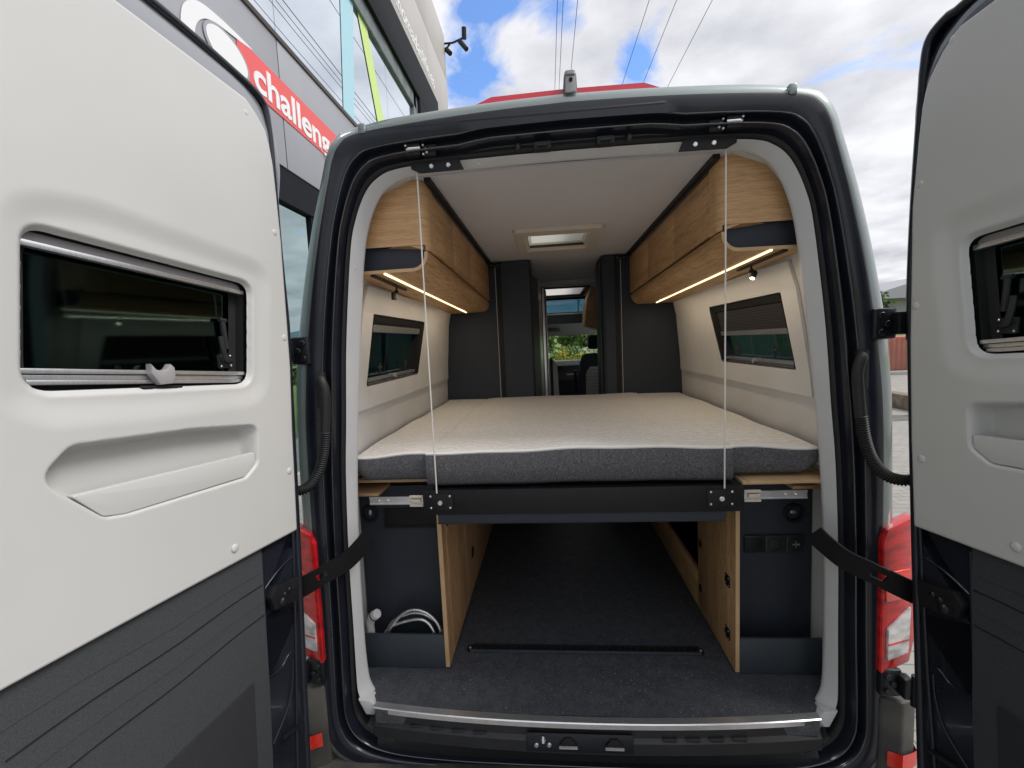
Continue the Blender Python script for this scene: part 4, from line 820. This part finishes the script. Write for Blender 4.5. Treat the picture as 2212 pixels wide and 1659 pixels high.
def mattress(nm, label, x0, x1, zt0, zb, y0, y1, wing=0, parent=None):
    """soft-edged cushion: knitted top, melange side"""
    o = thing(nm, label, 'mattress', ((x0+x1)/2, (y0+y1)/2, zb), 'cushions of the bed')
    n = 22; rr = []
    yy0 = y0
    xs_ = np.linspace(x0, x1, n)
    def wav(x, k=1.0): return .0035*sin(x*7+1)*k+.002*sin(x*19+2)*k
    def edgez(x):
        a = (x-x0)/(x1-x0)
        if wing == 0: return zt0+.004*sin(a*pi)+wav(x)
        b_ = a if wing > 0 else 1-a     # towards the wall
        return zt0-.012*b_+.004*sin(b_*6)+.008*max(0, b_-.9)*0
    def bot(x):
        a = (x-x0)/(x1-x0)
        if wing == 0: return zb+wav(x, .5)
        b_ = a if wing > 0 else 1-a
        return zb+.0*b_+(.035*max(0, (b_-.82)/.18)**1.5)
    # side band (front)
    fr = MB(); r0_ = [(x, yy0+.012, bot(x)) for x in xs_]; r1_ = [(x, yy0, bot(x)+.014) for x in xs_]; r2_ = [(x, yy0-.003+.001*sin(x*40), (bot(x)+edgez(x))/2) for x in xs_]; r3_ = [(x, yy0, edgez(x)-.014) for x in xs_]; r4_ = [(x, yy0+.004, edgez(x)-.007) for x in xs_]
    back = [(x, y1, bot(x)) for x in xs_]; backt = [(x, y1, zt0-.026) for x in xs_]
    fr.loft([back, r0_, r1_, r2_, r3_, r4_], closed=False); fr.raw([r0_[0], r1_[0], r2_[0], r3_[0], r4_[0], backt[0], back[0]], [tuple(range(7))]); fr.raw([r0_[-1], r1_[-1], r2_[-1], r3_[-1], r4_[-1], backt[-1], back[-1]], [tuple(range(7))])
    fr.build('side_cover', 'melange', o, ang=50)
    # top
    tp = MB(); rows = [[(x, yy0+.003, edgez(x)-.009) for x in xs_], [(x, yy0+.001, edgez(x)-.004) for x in xs_], [(x, yy0+.012, edgez(x)+.001) for x in xs_]]
    for y in np.linspace(yy0+.05, y1, 30): rows.append([(x, y, zt0-.014*(y-yy0)/1.7+(edgez(x)-zt0)*math.exp(-(y-yy0)*2)+.002*sin(x*9+y*5)+.0022*sin(y*13+x*4)-(.005 if min(x-x0, x1-x) < .004 and wing == 0 else 0)-(.005 if (wing and ((wing > 0 and x-x0 < .004) or (wing < 0 and x1-x < .004))) else 0)) for x in xs_])
    tp.loft(rows[2:], closed=False); tp.build('top_cover', 'knit', o, ang=60)
    hm = MB(); hm.loft(rows[:3], closed=False); hm.build('hem', 'hem', o, ang=60)
    return o
mattress('mattress', 'wide middle mattress with cream knitted top and grey melange side', -.566, .545, 1.605, 1.477, .110, YF-.012)
mattress('mattress_wing', 'narrow mattress side cushion left of the wide middle mattress', -.860, -.569, 1.597, 1.490, .145, YF-.012, -1)
mattress('mattress_wing', 'narrow mattress side cushion right of the wide middle mattress', .548, .848, 1.595, 1.488, .140, YF-.012, 1)

# ------------------------------------------------------------------ under-bed storage lockers
for sx in (-1, 1):
    xi, xo = (.552, .570) if sx < 0 else (.598, .614)
    xf = mir(sx)
    lk = thing('storage_locker', ('under-bed locker on the left, oak side and slate back wall holding the shower hose' if sx < 0 else 'under-bed locker on the right, oak side with hinged flaps and black sockets'), 'locker', (sx*.75, .5, .652), 'lockers under the bed')
    y1 = 1.80 if sx < 0 else .655
    m_ = MB(xf); m_.box((xi, xo), (.2215, y1), (.66, 1.40), .001); m_.build('oak_side_panel', 'oak_tall', lk)
    m_ = MB(xf); m_.box((xi+.0005, xo-.0005), (.2195, .2213), (.66, 1.40)); m_.build('edge_band', 'edge', lk, smooth=False)
    m_ = MB(xf)
    for a in ((.292, .294),): m_.box((xi-.001, xi+.0005), a, (.68, 1.39))
    if sx < 0: m_.box((xi-.001, xi+.0005), (.66, .662), (.68, 1.39))
    else: m_.box((xi-.001, xi+.0005), (.30, .655), (1.085, 1.087))
    m_.build('panel_joint', 'edge', lk, smooth=False)
    if sx < 0:
        m_ = MB(xf); m_.prism([(.83+.030*cos(k*pi/8), .86+.05*0+.032*sin(k*pi/8)) for k in range(16)], 'yz', xi-.002, xi+.001); m_.build('finger_hole', 'blk', lk)
        m_ = MB(xf); m_.prism([(.315+.018*cos(k*pi/8), 1.25+.018*sin(k*pi/8)) for k in range(16)], 'yz', xi-.002, xi+.001); m_.build('finger_hole', 'blk', lk)
    else:
        for z in (1.0, .775):
            m_ = MB(xf); m_.prism(rnd([(.270, z-.024), (.318, z-.024), (.318, z+.024), (.270, z+.024)], .010), 'yz', xi-.004, xi, .001); hg = m_.build('flap_hinge', 'blk', lk)
            for dy in (-.016, .016):
                for dz in (-.016, .016): MB(xf).ball((xi-.004, .294+dy, z+dz), .0025, n=4).build('screw', 'steel', hg)
            m_ = MB(xf); m_.prism([(.62+.018*cos(k*pi/8), z+.0+.020*sin(k*pi/8)) for k in range(16)], 'yz', xi-.002, xi+.001); m_.build('finger_hole', 'blk', lk)
        m_ = MB(xf); m_.box((xi, xo), (.657, 1.78), (.66, .845), .001); m_.build('low_side_board', 'oak_side', lk)
        MB(xf).box((xo+.12, xo+.14), (.66, 1.78), (.66, 1.40)).build('inner_wall', 'blk', lk, smooth=False)
    # front pocket board and dark back wall
    m_ = MB(xf); m_.box((xo+.001, .93), (.2205, .2325), (.655, .800), .001); m_.build('pocket_board', 'slate2', lk)
    m_ = MB(xf); m_.box((xo+.0005, .945), (.34, .352), (.653, 1.405)); m_.build('back_wall', 'slate', lk, smooth=False)
    m_ = MB(xf); m_.box((xo-.02, .88), (.20 if sx < 0 else .10, .36), (1.465, 1.476), .001); m_.build('top_board', 'edge', lk)
    if sx > 0: MB(xf).box((.575, .745), (.104, .30), (1.462, 1.474), .001).build('pull_out_board', 'edge', lk)
    MB(xf).box((.80, .94), (.21, .345), (1.405, 1.418), .001).build('rail_board', 'edge', lk)
    MB(xf).box((.60, .95), (.36, YF-.02), (1.405, 1.44)).build('cover_board', 'blk', lk, smooth=False)
    # round outlet
    cx, cz = (.90, 1.283) if sx < 0 else (.872, 1.262)
    m_ = MB(xf)
    m_.loft([[(cx+r_*cos(2*pi*k/28), y, cz+r_*sin(2*pi*k/28)) for k in range(28)] for r_, y in ((.040, .3395), (.040, .333), (.036, .330), (.027, .331), (.025, .345), (.0005, .346))]); ot = m_.build('round_outlet', 'blk', lk, ang=30)
    m_ = MB(xf); m_.ball((cx-.002, .336, cz+.004), .012, (.6, .4, 1.1) if sx < 0 else (1.1, .4, .7), 6); m_.build('outlet_flap', 'steel', ot)
    if sx < 0:
        m_ = MB(xf); o1 = rnd([(.600, 1.215), (.838, 1.215), (.838, 1.305), (.600, 1.305)], .008); i1 = rnd([(.612, 1.227), (.826, 1.227), (.826, 1.296), (.612, 1.296)], .005)
        m_.loft([[(a, .3395, b) for a, b in o1], [(a, .334, b) for a, b in o1], [(a, .334, b) for a, b in i1], [(a, .338, b) for a, b in i1]]); m_.raw([(a, .338, b) for a, b in i1], [tuple(range(len(i1)))]); m_.build('service_cover', 'blk', lk, ang=30)
    else:
        for k, x in enumerate((.715, .795, .877)):
            m_ = MB(xf); m_.box((x-.037, x+.037), (.329, .3395), (1.098, 1.172), .005, 3); sk = m_.build('socket', 'plastic', lk)
            if k == 0: MB(xf).box((x-.032, x+.032), (.326, .330), (1.102, 1.160), .003).build('switch_flap', 'blk', sk)
            else:
                m_ = MB(xf); m_.loft([[(x+r_*cos(2*pi*j/28), y, 1.133+r_*sin(2*pi*j/28)) for j in range(28)] for r_, y in ((.027, .3288), (.027, .3275), (.024, .3275), (.023, .333), (.0005, .333))]); m_.build('socket_well', 'blk', sk, ang=30)
            if k == 2:
                m_ = MB(xf); m_.box((x+.0-.014, x+.014), (.3255, .327), (1.130, 1.137)); m_.box((x-.0015, x+.0015), (.3255, .327), (1.120, 1.148)); m_.build('socket_symbol', 'steel', sk, smooth=False)
# shower hose and head in the left pocket
sh = thing('shower_hose', 'chrome ribbed shower hose with white shower head in the left pocket', 'shower hose', (-.75, .30, .70))
def coil(P, nm):
    P = cr(P, 14); D_ = [0]
    for a, b in zip(P, P[1:]): D_.append(D_[-1]+(Vector(b)-Vector(a)).length)
    tot = D_[-1]; nr_ = int(tot/.0065); path = []; rad = []; i = 0
    for k in range(nr_*3+1):
        d = tot*k/(nr_*3)
        while i < len(P)-2 and D_[i+1] < d: i += 1
        path.append(tuple(Vector(P[i]).lerp(Vector(P[i+1]), (d-D_[i])/max(1e-6, D_[i+1]-D_[i])))); rad.append((.0052, .0068, .0068)[k % 3])
    m_ = MB(); m_.tube(path, rad, 10); m_.build(nm, 'steel', sh, ang=70)
coil([(-.855, .285, .70), (-.83, .28, .79), (-.79, .275, .835), (-.72, .27, .865), (-.66, .265, .862), (-.61, .26, .83), (-.585, .255, .78), (-.58, .255, .70)], 'hose_loop')
coil([(-.84, .262, .70), (-.82, .26, .79), (-.76, .257, .865), (-.70, .255, .890), (-.64, .252, .872), (-.60, .250, .825), (-.588, .25, .76), (-.585, .25, .70)], 'hose_loop')
coil([(-.88, .27, .72), (-.82, .262, .80), (-.74, .255, .838), (-.67, .248, .85), (-.63, .246, .82), (-.612, .245, .76), (-.61, .245, .70)], 'hose_loop')
m_ = MB(); m_.tube(cr([(-.905, .27, .70), (-.905, .27, .77), (-.905, .268, .82), (-.892, .262, .850), (-.878, .258, .862)], 4), [.015]*4+[.016]*4+[.018]*4+[.021]*5, 14); hd_ = m_.build('shower_head', 'shower', sh, ang=60)
MB().tube([(-.884, .260, .857), (-.880, .259, .861)], .0225, 16).build('head_ring', 'blk', hd_)
MB().tube([(-.880, .259, .861), (-.864, .252, .874)], [.0215, .019], 16).build('head_face', 'shower', hd_)
# lashing rail on the floor
rail = thing('lashing_rail', 'black perforated lashing rail set across the load floor', 'floor rail', (0, .33, .652))
m_ = MB(); pl_ = rnd([(-.50, .318), (.515, .318), (.515, .352), (-.50, .352)], .012); m_.prism(pl_, 'xy', .652, .664, .002); m_.build('rail_base', 'blk', rail)
m_ = MB(); m_.box((-.485, .50), (.3165, .322), (.654, .666), .001); m_.build('rail_lip', 'slate2', rail)
m_ = MB(); m_.box((-.475, .50), (.346, .350), (.664, .673), .001)
for k in range(39):
    x = -.462+k*.025; m_.box((x-.005, x+.005), (.336, .346), (.664, .672))
m_.build('rail_teeth', 'blk', rail, smooth=False)
for x in (-.487, .503): MB().ball((x, .334, .665), .0065, (1, 1, .4), 6).build('rail_bolt', 'steel', rail)

# ------------------------------------------------------------------ ground and surroundings
def plane_obj(nm, x, y, z, m_, n=1):
    mb = MB(); 
    mb.raw([(x[0], y[0], z), (x[1], y[0], z), (x[1], y[1], z), (x[0], y[1], z)], [(0, 1, 2, 3)]); return struct(mb.build(nm, m_, smooth=False))
m = M['asphalt'] = mat('asphalt', (0.075, 0.073, 0.07), 0.9, vscale=3, col2=(0.16, 0.155, 0.145), bump=0.6, bscale=120)
M['pave'] = mat('pale_paving', (0.30, 0.285, 0.26), 0.85, vscale=1.5, col2=(0.42, 0.40, 0.36), bump=0.3, bscale=40)
t, b = nodes_of(M['pave']); br_ = t.nodes.new('ShaderNodeTexBrick'); br_.inputs['Scale'].default_value = 2.2; br_.inputs['Mortar Size'].default_value = 0.012
c_ = t.nodes.new('ShaderNodeTexCoord'); t.links.new(c_.outputs['Object'], br_.inputs['Vector']); br_.inputs['Color1'].default_value = (0.33, 0.315, 0.29, 1); br_.inputs['Color2'].default_value = (0.28, 0.268, 0.25, 1); br_.inputs['Mortar'].default_value = (0.16, 0.15, 0.14, 1)
t.links.new(br_.outputs[0], b.inputs['Base Color'])
M['grass'] = mat('meadow', (0.07, 0.13, 0.03), 0.95, vscale=0.05, col2=(0.22, 0.30, 0.07), bump=0.4, bscale=3)
M['hill'] = mat('wooded_hill', (0.035, 0.085, 0.03), 0.95, vscale=0.03, col2=(0.15, 0.26, 0.07))
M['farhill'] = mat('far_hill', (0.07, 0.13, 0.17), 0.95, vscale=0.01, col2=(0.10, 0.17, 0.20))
plane_obj('ground', (-1200, 1200), (-1200, 1200), -0.02, 'grass')
plane_obj('paved_yard', (-3.99, 8.2), (-30, 8.2), 0.0, 'pave'); plane_obj('forecourt', (-3.99, 8.2), (8.2, 8.9), -0.004, 'asphalt')
plane_obj('side_yard', (3.5, 8.2), (8.9, 17.4), -0.004, 'pave')
plane_obj('road', (8.7, 60), (-40, 17.4), -0.008, 'pave')
def terrain(nm, x0, x1, y0, y1, h, m_, seed, freq=2.0):
    mb = MB(); nx, ny = 60, 16; rows = []
    for j in range(ny+1):
        t_ = j/ny; row = []
        for i in range(nx+1):
            x = x0+(x1-x0)*i/nx; a = i/nx*freq*pi*2+seed
            hh = h*(t_**.8)*(.75+.25*sin(a)+.12*sin(2.3*a+1)+.05*sin(7*a)); row.append((x, y0+(y1-y0)*t_, hh-.5*(1-t_)))
        rows.append(row)
    mb.loft(rows, closed=False); return struct(mb.build(nm, m_, ang=80))
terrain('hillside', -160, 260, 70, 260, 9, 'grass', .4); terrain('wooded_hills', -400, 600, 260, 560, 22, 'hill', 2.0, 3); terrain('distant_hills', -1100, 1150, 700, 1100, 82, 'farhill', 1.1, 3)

def foliage(bm_, c, rad, n, size, col=None):
    for _ in range(n):
        d = rng.normal(size=3); d /= np.linalg.norm(d)+1e-9; rr = rng.random()**.4
        k = 1+.25*sin(d[0]*5+c[0])+.2*sin(d[2]*7+c[1]); p = np.array(c)+d*np.array(rad)*rr*k
        a = rng.normal(size=3); a /= np.linalg.norm(a); b = np.cross(a, rng.normal(size=3)); b /= np.linalg.norm(b)+1e-9; s_ = size*(.6+.8*rng.random())
        vs = [bm_.bm.verts.new(tuple(p+a*s_)), bm_.bm.verts.new(tuple(p+b*s_*.6)), bm_.bm.verts.new(tuple(p-a*s_)), bm_.bm.verts.new(tuple(p-b*s_*.6))]; bm_.bm.faces.new(vs)
M['leaf'] = mat('leaves', (0.05, 0.10, 0.025), 0.8, vscale=2.5, col2=(0.12, 0.19, 0.05)); M['broom'] = mat('yellow_blossom', (0.55, 0.42, 0.03), 0.8, vscale=3, col2=(0.20, 0.26, 0.05)); M['bark'] = mat('bark', (0.10, 0.08, 0.06), 0.9, var=.3, bump=.6, bscale=40)
def tree(nm, label, x, y, h, r_, lm='leaf', nleaf=2600, cat='tree', size=.12, group=None, z0=0):
    o = thing(nm, label, cat, (x, y, z0), group)
    m_ = MB(); m_.tube([(x, y, z0), (x+.03*h*.2, y, z0+h*.35), (x, y+.05, z0+h*.75)], [.035*h*.6, .028*h*.6, .008*h], 8)
    for k in range(5):
        a = k*1.3; m_.tube([(x, y, z0+h*(.3+.07*k)), (x+r_*.5*cos(a), y+r_*.5*sin(a), z0+h*(.5+.07*k))], [.012*h, .004*h], 6)
    m_.build('trunk', 'bark', o)
    fb = MB()
    for k in range(9):
        a = k*2.4; q = r_*(.25+.35*((k*37) % 10)/10)
        foliage(fb, (x+q*cos(a), y+q*sin(a), z0+h*(.5+.05*(k % 8))), (r_*.5, r_*.5, h*.17), nleaf//9, size)
    fb.build('crown', lm, o, smooth=False, recalc=False); return o
tree('broadleaf_tree', 'green tree behind the grey house beyond the road', 18.3, 26, 4.1, 1.5)
tree('broadleaf_tree', 'bright green tree standing furthest left beyond the windscreen', -1.2, 42, 3.0, 2.2, nleaf=2600, size=.2, group='trees beyond the windscreen')
tree('broadleaf_tree', 'green round tree in the middle of the meadow beyond the windscreen', 3.2, 50, 3.2, 2.6, nleaf=2600, size=.2, group='trees beyond the windscreen')
for i, (x, y, h, lb) in enumerate(((.30, 9.5, 1.78, 'yellow flowering shrub in front of the windscreen, left one of two'), (.82, 10.2, 1.70, 'yellow flowering shrub in front of the windscreen, beside the seat headrest'))):
    tree('flowering_shrub', lb, x, y, h, .36, 'broom', 2600, 'shrub', .035, 'yellow shrubs')
tree('green_bush', 'low green bush between the yellow shrubs and the meadow', .9, 15, 1.75, 1.5, 'leaf', 3000, 'shrub', .06)

# low stone wall, house, container, fence on the right
M['stone'] = mat('brown_stone', (0.14, 0.105, 0.075), 0.95, vscale=9, col2=(0.27, 0.22, 0.17), bump=1.0, bscale=18)
M['orange'] = mat('orange_sheet', (0.50, 0.11, 0.035), 0.6, var=.2, vscale=4); M['greywall'] = mat('grey_render', (0.30, 0.31, 0.34), 0.8, var=.1); M['roofg'] = mat('roof_sheet', (0.38, 0.38, 0.42), 0.7, var=.1)
M['concrete'] = mat('concrete', (0.34, 0.33, 0.31), 0.9, vscale=6, col2=(0.44, 0.43, 0.41), bump=.4, bscale=50)
lw = MB(); lw.box((8.25, 8.6), (-12, 40), (-.02, .34), .02); base_at(tag(lw.build('low_wall', 'stone'), 'low brown stone wall beside the paved yard', 'wall'), (8.4, 8, 0))
kb = MB(); kb.box((8.7, 40), (17.4, 17.7), (-.02, .14), .02); struct(kb.build('kerb', 'concrete'))
oc = thing('shipping_container', 'orange container standing behind the mesh fence across the road', 'container', (16, 19, 0)); m_ = MB()
prof_ = []; 
for k in range(56): prof_ += [(13.6+k*.1, 18.0 if k % 2 else 18.05), (13.65+k*.1, 18.0 if k % 2 else 18.05)]
m_.loft([[(x, y, .14) for x, y in prof_], [(x, y, 1.46) for x, y in prof_]], closed=False); m_.build('corrugated_side', 'orange', oc, smooth=False)
MB().box((13.58, 19.3), (18.06, 20.4), (.12, 1.50)).build('container_body', 'orange', oc, smooth=False)
hs = thing('house', 'pale grey house with a shallow roof beyond the road on the right', 'house', (22, 31, 0)); MB().box((20.3, 27), (28, 34), (0, 3.62)).build('wall', 'greywall', hs, smooth=False)
MB().prism([(19.4, 3.62), (27.9, 3.62), (23.6, 5.0), (20.6, 4.15)], 'xz', 27.4, 34.6).build('roof', 'roofg', hs, smooth=False)
for x in (21.4, 23.4): m_ = MB(); m_.box((x, x+.8), (27.95, 28), (1.2, 2.6)); w_ = m_.build('window', 'blk', hs, smooth=False); MB().box((x+.08, x+.72), (27.93, 27.96), (1.28, 2.52)).build('pane', 'mirror', w_, smooth=False)
fn = thing('mesh_fence', 'grey wire mesh fence on posts in front of the orange container', 'fence', (15, 17.8, 0)); m_ = MB()
for k in range(70):
    x = 12.6+k*.1; m_.tube([(x, 17.82, .14), (x+.9, 17.82, 1.5)], .006, 4, False); m_.tube([(x+.9, 17.82, .14), (x, 17.82, 1.5)], .006, 4, False)
m_.build('wire_mesh', 'grey_clip', fn, smooth=False)
for k in range(4): MB().tube([(13.0+k*2.2, 17.82, .1), (13.0+k*2.2, 17.82, 1.7)], .035, 8).build('post', 'greywall', fn)
h2 = thing('house', 'small red-roofed white house on the meadow beyond the windscreen', 'house', (8.5, 80, 0)); MB().box((6.2, 10.6), (78, 82), (0, 2.9)).build('wall', mat('white_render', (.7, .68, .64), .8, var=.05), h2, smooth=False)
MB().prism([(77.5, 2.9), (82.5, 2.9), (80, 4.3)], 'yz', 5.9, 10.9).build('roof', mat('red_tile', (.40, .10, .06), .8, var=.2), h2, smooth=False)

# pylon and overhead lines
py = thing('lattice_pylon', 'grey lattice pylon seen through the upper front window', 'pylon', (4.9, 60, 0)); m_ = MB()
lv = [0, 2.5, 5, 7, 9, 11, 13, 15]; wd = [1.1, .95, .8, .7, .6, .5, .42, .3]
for (z0, w0), (z1, w1) in zip(zip(lv, wd), zip(lv[1:], wd[1:])):
    for sx in (-1, 1):
        for sy in (-1, 1):
            m_.tube([(4.9+sx*w0, 60+sy*w0, z0), (4.9+sx*w1, 60+sy*w1, z1)], .06, 5)
        m_.tube([(4.9-w0*sx, 60-w0, z0), (4.9+w1*sx, 60-w1, z1)], .04, 5); m_.tube([(4.9+sx*w0, 60-w0, z0), (4.9+sx*w1, 60+w1, z1)], .04, 5)
m_.build('mast', 'roofg', py)
MB().box((-.5, 8.0), (59.9, 60.1), (13.8, 14.0)).build('cross_arm', 'roofg', py, smooth=False)
names = ['overhead wire furthest left, one of a close pair above the brake light', 'overhead wire second from left, one of a close pair above the brake light', 'overhead wire running down behind the roof camera', 'overhead wire third from the right, ending above the red brake light', 'overhead wire second from the right in the clouds', 'overhead wire furthest right, the steepest slant across the clouds']
for (x, dx), lb in zip(((.68, -.015), (.885, -.03), (1.39, -.055), (3.93, -.17), (4.92, -.20), (6.22, -.25)), names):
    m_ = MB(); m_.tube([(x-dx*(-40-17)/5.4, -40, 14), (x, 15.5, 13.85), (x+dx*(60-15.5)/5.4*.55, 60, 14)], .011, 5); o = tag(m_.build('power_line', 'rubber'), lb, 'overhead wire', 'overhead power lines'); base_at(o, (x, 15.5, 13.85))

# ------------------------------------------------------------------ showroom building on the left
bd = thing('showroom_building', 'grey panelled showroom with reflective glazing and a red logo band', 'building', (-6, 6, 0))
M['panel'] = mat('grey_composite_panel', (0.34, 0.34, 0.375), 0.42, 0.25, var=.04, vscale=1.2); M['panel2'] = mat('light_cladding', (0.46, 0.43, 0.43), 0.55, var=.04, vscale=1)
M['bronze'] = mat('bronze_trim', (0.06, 0.045, 0.035), 0.4, .4); M['beam'] = mat('anthracite_beam', (0.012, 0.014, 0.018), 0.7, spec=0.12); M['beamlight'] = mat('weathered_grey_beam', (0.10, 0.12, 0.13), 0.5, vscale=3, col2=(0.20, 0.23, 0.24))
M['sred'] = mat('sign_red', (0.74, 0.10, 0.10), 0.4, var=.02); M['swhite'] = mat('sign_white', (0.78, 0.78, 0.80), 0.4); M['cyan'] = mat('pale_blue_stripe', (0.38, 0.62, 0.72), 0.5, var=.02); M['lime'] = mat('lime_stripe', (0.56, 0.72, 0.25), 0.5, var=.02)
X0 = -4.0
m_ = MB(); m_.box((X0-9, X0-.35), (-30, 18.0), (0, 4.3)); m_.box((X0-9, X0-.35), (-30, 18.0), (4.3, 11.0)); m_.bm.free()
m_ = MB(); m_.box((X0-9, X0-.6), (-30, 17.9), (0, 11.2)); m_.build('dark_interior', 'beam', bd, smooth=False)
for a, b in zip([-30, -8, -5.5, -2.6, .3, 2.5, 5.3, 8.3, 11.3, 14.3], [-8, -5.5, -2.6, .3, 2.5, 5.3, 8.3, 11.3, 14.3, 17.98]):
    m_ = MB(); m_.box((X0-.03, X0), (a+.012, b-.012), (4.835, 6.72), .004); m_.build('fascia_panel', 'panel', bd)
MB().box((X0-.5, X0-.031), (-30, 17.95), (4.84, 6.70)).build('fascia_core', 'beam', bd, smooth=False)
MB().box((X0-.12, X0+.025), (-30, 17.98), (6.72, 6.80), .004).build('fascia_capping', 'bronze', bd)
MB().box((X0-.6, X0-.02), (-30, 17.95), (4.31, 4.83)).build('soffit_beam', 'beam', bd, smooth=False)
# lower glazing
for a, b in zip([-30, -9, -6, -3, 0, 3, 6, 9, 12, 15], [-9, -6, -3, 0, 3, 6, 9, 12, 15, 17.9]):
    m_ = MB(); m_.box((X0-.11, X0-.10), (a+.03, b-.03), (.12, 4.31)); m_.build('ground_floor_glass', 'greenglass', bd, smooth=False)
    MB().box((X0-.12, X0-.05), (b-.03, b+.03), (.1, 4.31)).build('mullion', 'beam', bd, smooth=False)
MB().box((X0-.3, X0-.03), (-30, 17.9), (-.02, .12)).build('plinth', 'concrete', bd, smooth=False)
# upper glazing: panes with thin joints, raking up towards the corner as the building does
for a, b in zip([-30, -6, -3, 0, 3.0, 5.4, 7.9, 10.4], [-6, -3, 0, 3.0, 5.4, 7.9, 10.4, 12.95]):
    for c2, d2 in ((6.80, 7.55), (7.56, 8.78), (8.79, 9.6), (9.61, 10.0)):
        MB().box((X0-.07, X0-.06), (a+.005, b-.005), (c2, d2-.01)).build('curtain_wall_pane', 'mirror', bd, smooth=False)
MB().box((X0-.5, X0-.10), (-30, 17.9), (6.75, 11.0)).build('glazing_back', 'beam', bd, smooth=False)
MB().raw([(X0-.05, 7.62, 6.80), (X0-.05, 8.13, 6.80), (X0-.05, 8.60, 9.9), (X0-.05, 7.96, 9.9)], [(0, 1, 2, 3)]).build('blue_stripe', 'cyan', bd, smooth=False)
MB().raw([(X0-.045, 8.58, 9.9), (X0-.045, 9.10, 9.9), (X0-.045, 10.4, 6.8), (X0-.045, 9.85, 6.8)], [(0, 1, 2, 3)]).build('lime_stripe', 'lime', bd, smooth=False)
m_ = MB(); m_.box((X0-.06, X0+.02), (-30, 12.95), (9.50, 9.92), .01); m_.box((X0-.06, X0+.02), (12.70, 13.1), (6.8, 9.92), .01); m_.build('inner_frame', 'beamlight', bd)
m_ = MB(); m_.box((X0-.06, X0+.12), (-30, 15.7), (9.92, 11.12), .01); m_.box((X0-.06, X0+.12), (13.1, 15.7), (6.8, 9.92), .01); m_.build('frame_beam', 'beam', bd)
for a, b in zip([-30, 3, 6, 9, 12, 15], [3, 6, 9, 12, 15, 18.2]):
    for c2, d2 in ((11.12, 13.3), (13.31, 15.1)):
        m_ = MB(); m_.box((X0-.06, X0), (a+.006, b-.006), (c2+.005, d2-.005), .004); m_.build('cladding_panel', 'panel2', bd)
MB().box((X0-9, X0-.061), (-30, 18.19), (11.0, 15.1)).build('upper_storey', 'panel2', bd, smooth=False)
MB().box((X0-.06, X0), (15.71, 18.2), (0, 11.11)).build('cladding_panel', 'panel2', bd, smooth=False)
MB().box((X0-9, X0-.0), (17.95, 18.2), (0, 11.1)).build('end_wall', 'panel2', bd, smooth=False)
def text_obj(body, nm, parent, mm, size, y, z, x, offset=0.0, shear=0.0, space=1.0, ext=.006, rot=0.0, sy=1.0, wx=1.0):
    cu = bpy.data.curves.new(nm, 'FONT'); cu.body = body; cu.size = size; cu.offset = offset; cu.shear = shear; cu.space_character = space; cu.extrude = ext
    to = bpy.data.objects.new('tmp', cu); C.objects.link(to); bpy.context.view_layer.update()
    me = bpy.data.meshes.new_from_object(to.evaluated_get(bpy.context.evaluated_depsgraph_get())); bpy.data.objects.remove(to)
    off = Vector(parent.location)
    for v in me.vertices:
        a, b, c = v.co; b *= sy; a *= wx; a2 = a*cos(rot)-b*sin(rot); b2 = a*sin(rot)+b*cos(rot)
        v.co = Vector((x+c, y+a2, z+b2))-off
    me.materials.clear(); me.materials.append(M[mm]); o = bpy.data.objects.new(nm, me); C.objects.link(o); o.parent = parent; return o
# logo band: red strip, white disc and swoosh, lettering
sg = X0+.004
MB().prism([(4.30, 5.60), (4.36, 6.16), (8.6, 6.08), (8.6, 5.50)], 'yz', sg, sg+.008).build('red_band', 'sred', bd, smooth=False)
ell = lambda cy, cz, ry, rz, tl, n=40: [(cy+ry*cos(2*pi*k/n)*cos(tl)-rz*sin(2*pi*k/n)*sin(tl), cz+ry*cos(2*pi*k/n)*sin(tl)+rz*sin(2*pi*k/n)*cos(tl)) for k in range(n)]
MB().prism(ell(4.15, 5.815, .40, .25, R_(-8)), 'yz', sg+.006, sg+.011).build('logo_ring', 'panel', bd, smooth=False)
MB().prism(ell(4.15, 5.815, .36, .215, R_(-8)), 'yz', sg+.010, sg+.016).build('logo_disc', 'swhite', bd, smooth=False)
oo = cr([(3.46, 5.40), (3.41, 5.62), (3.46, 5.88), (3.60, 6.05), (3.78, 6.135), (4.05, 6.17), (4.35, 6.18), (4.66, 6.175)], 6); ii = cr([(4.66, 6.165), (4.40, 6.12), (4.15, 6.085), (3.95, 6.05), (3.78, 5.97), (3.66, 5.84), (3.61, 5.68), (3.64, 5.45)], 6)
MB().prism(oo+ii, 'yz', sg+.004, sg+.010).build('logo_swoosh', 'swhite', bd, smooth=False)
text_obj('challenger', 'sign_lettering', bd, 'swhite', .56, 4.62, 5.68, sg+.010, offset=.0125, space=1.0, rot=R_(-2.2), wx=1.17)
text_obj('www.nomadaslife.es', 'web_address_lettering', bd, 'swhite', .66, 10.05, 11.63, X0+.006, offset=.008, space=1.06)
# floodlights on the corner
fdl = thing('security_camera', 'black bracket with two small cameras on the corner of the showroom', 'camera', (-3.9, 17.8, 14.6)); m_ = MB(); m_.tube([(-4.0, 18.15, 14.75), (-3.65, 18.2, 14.78), (-3.15, 18.25, 14.98)], .04, 8); m_.tube([(-4.0, 18.15, 14.45), (-3.75, 18.2, 14.78)], .04, 8); m_.build('bracket', 'blk', fdl)
for a, b in (((-3.15, 18.2, 14.88), (-3.12, 18.1, 15.28)), ((-3.35, 18.2, 14.82), (-3.05, 18.1, 14.40)), ((-3.95, 18.2, 14.55), (-3.75, 18.1, 14.30))): m_ = MB(); m_.tube([a, b], .10, 10); m_.build('camera_body', 'blk', fdl)
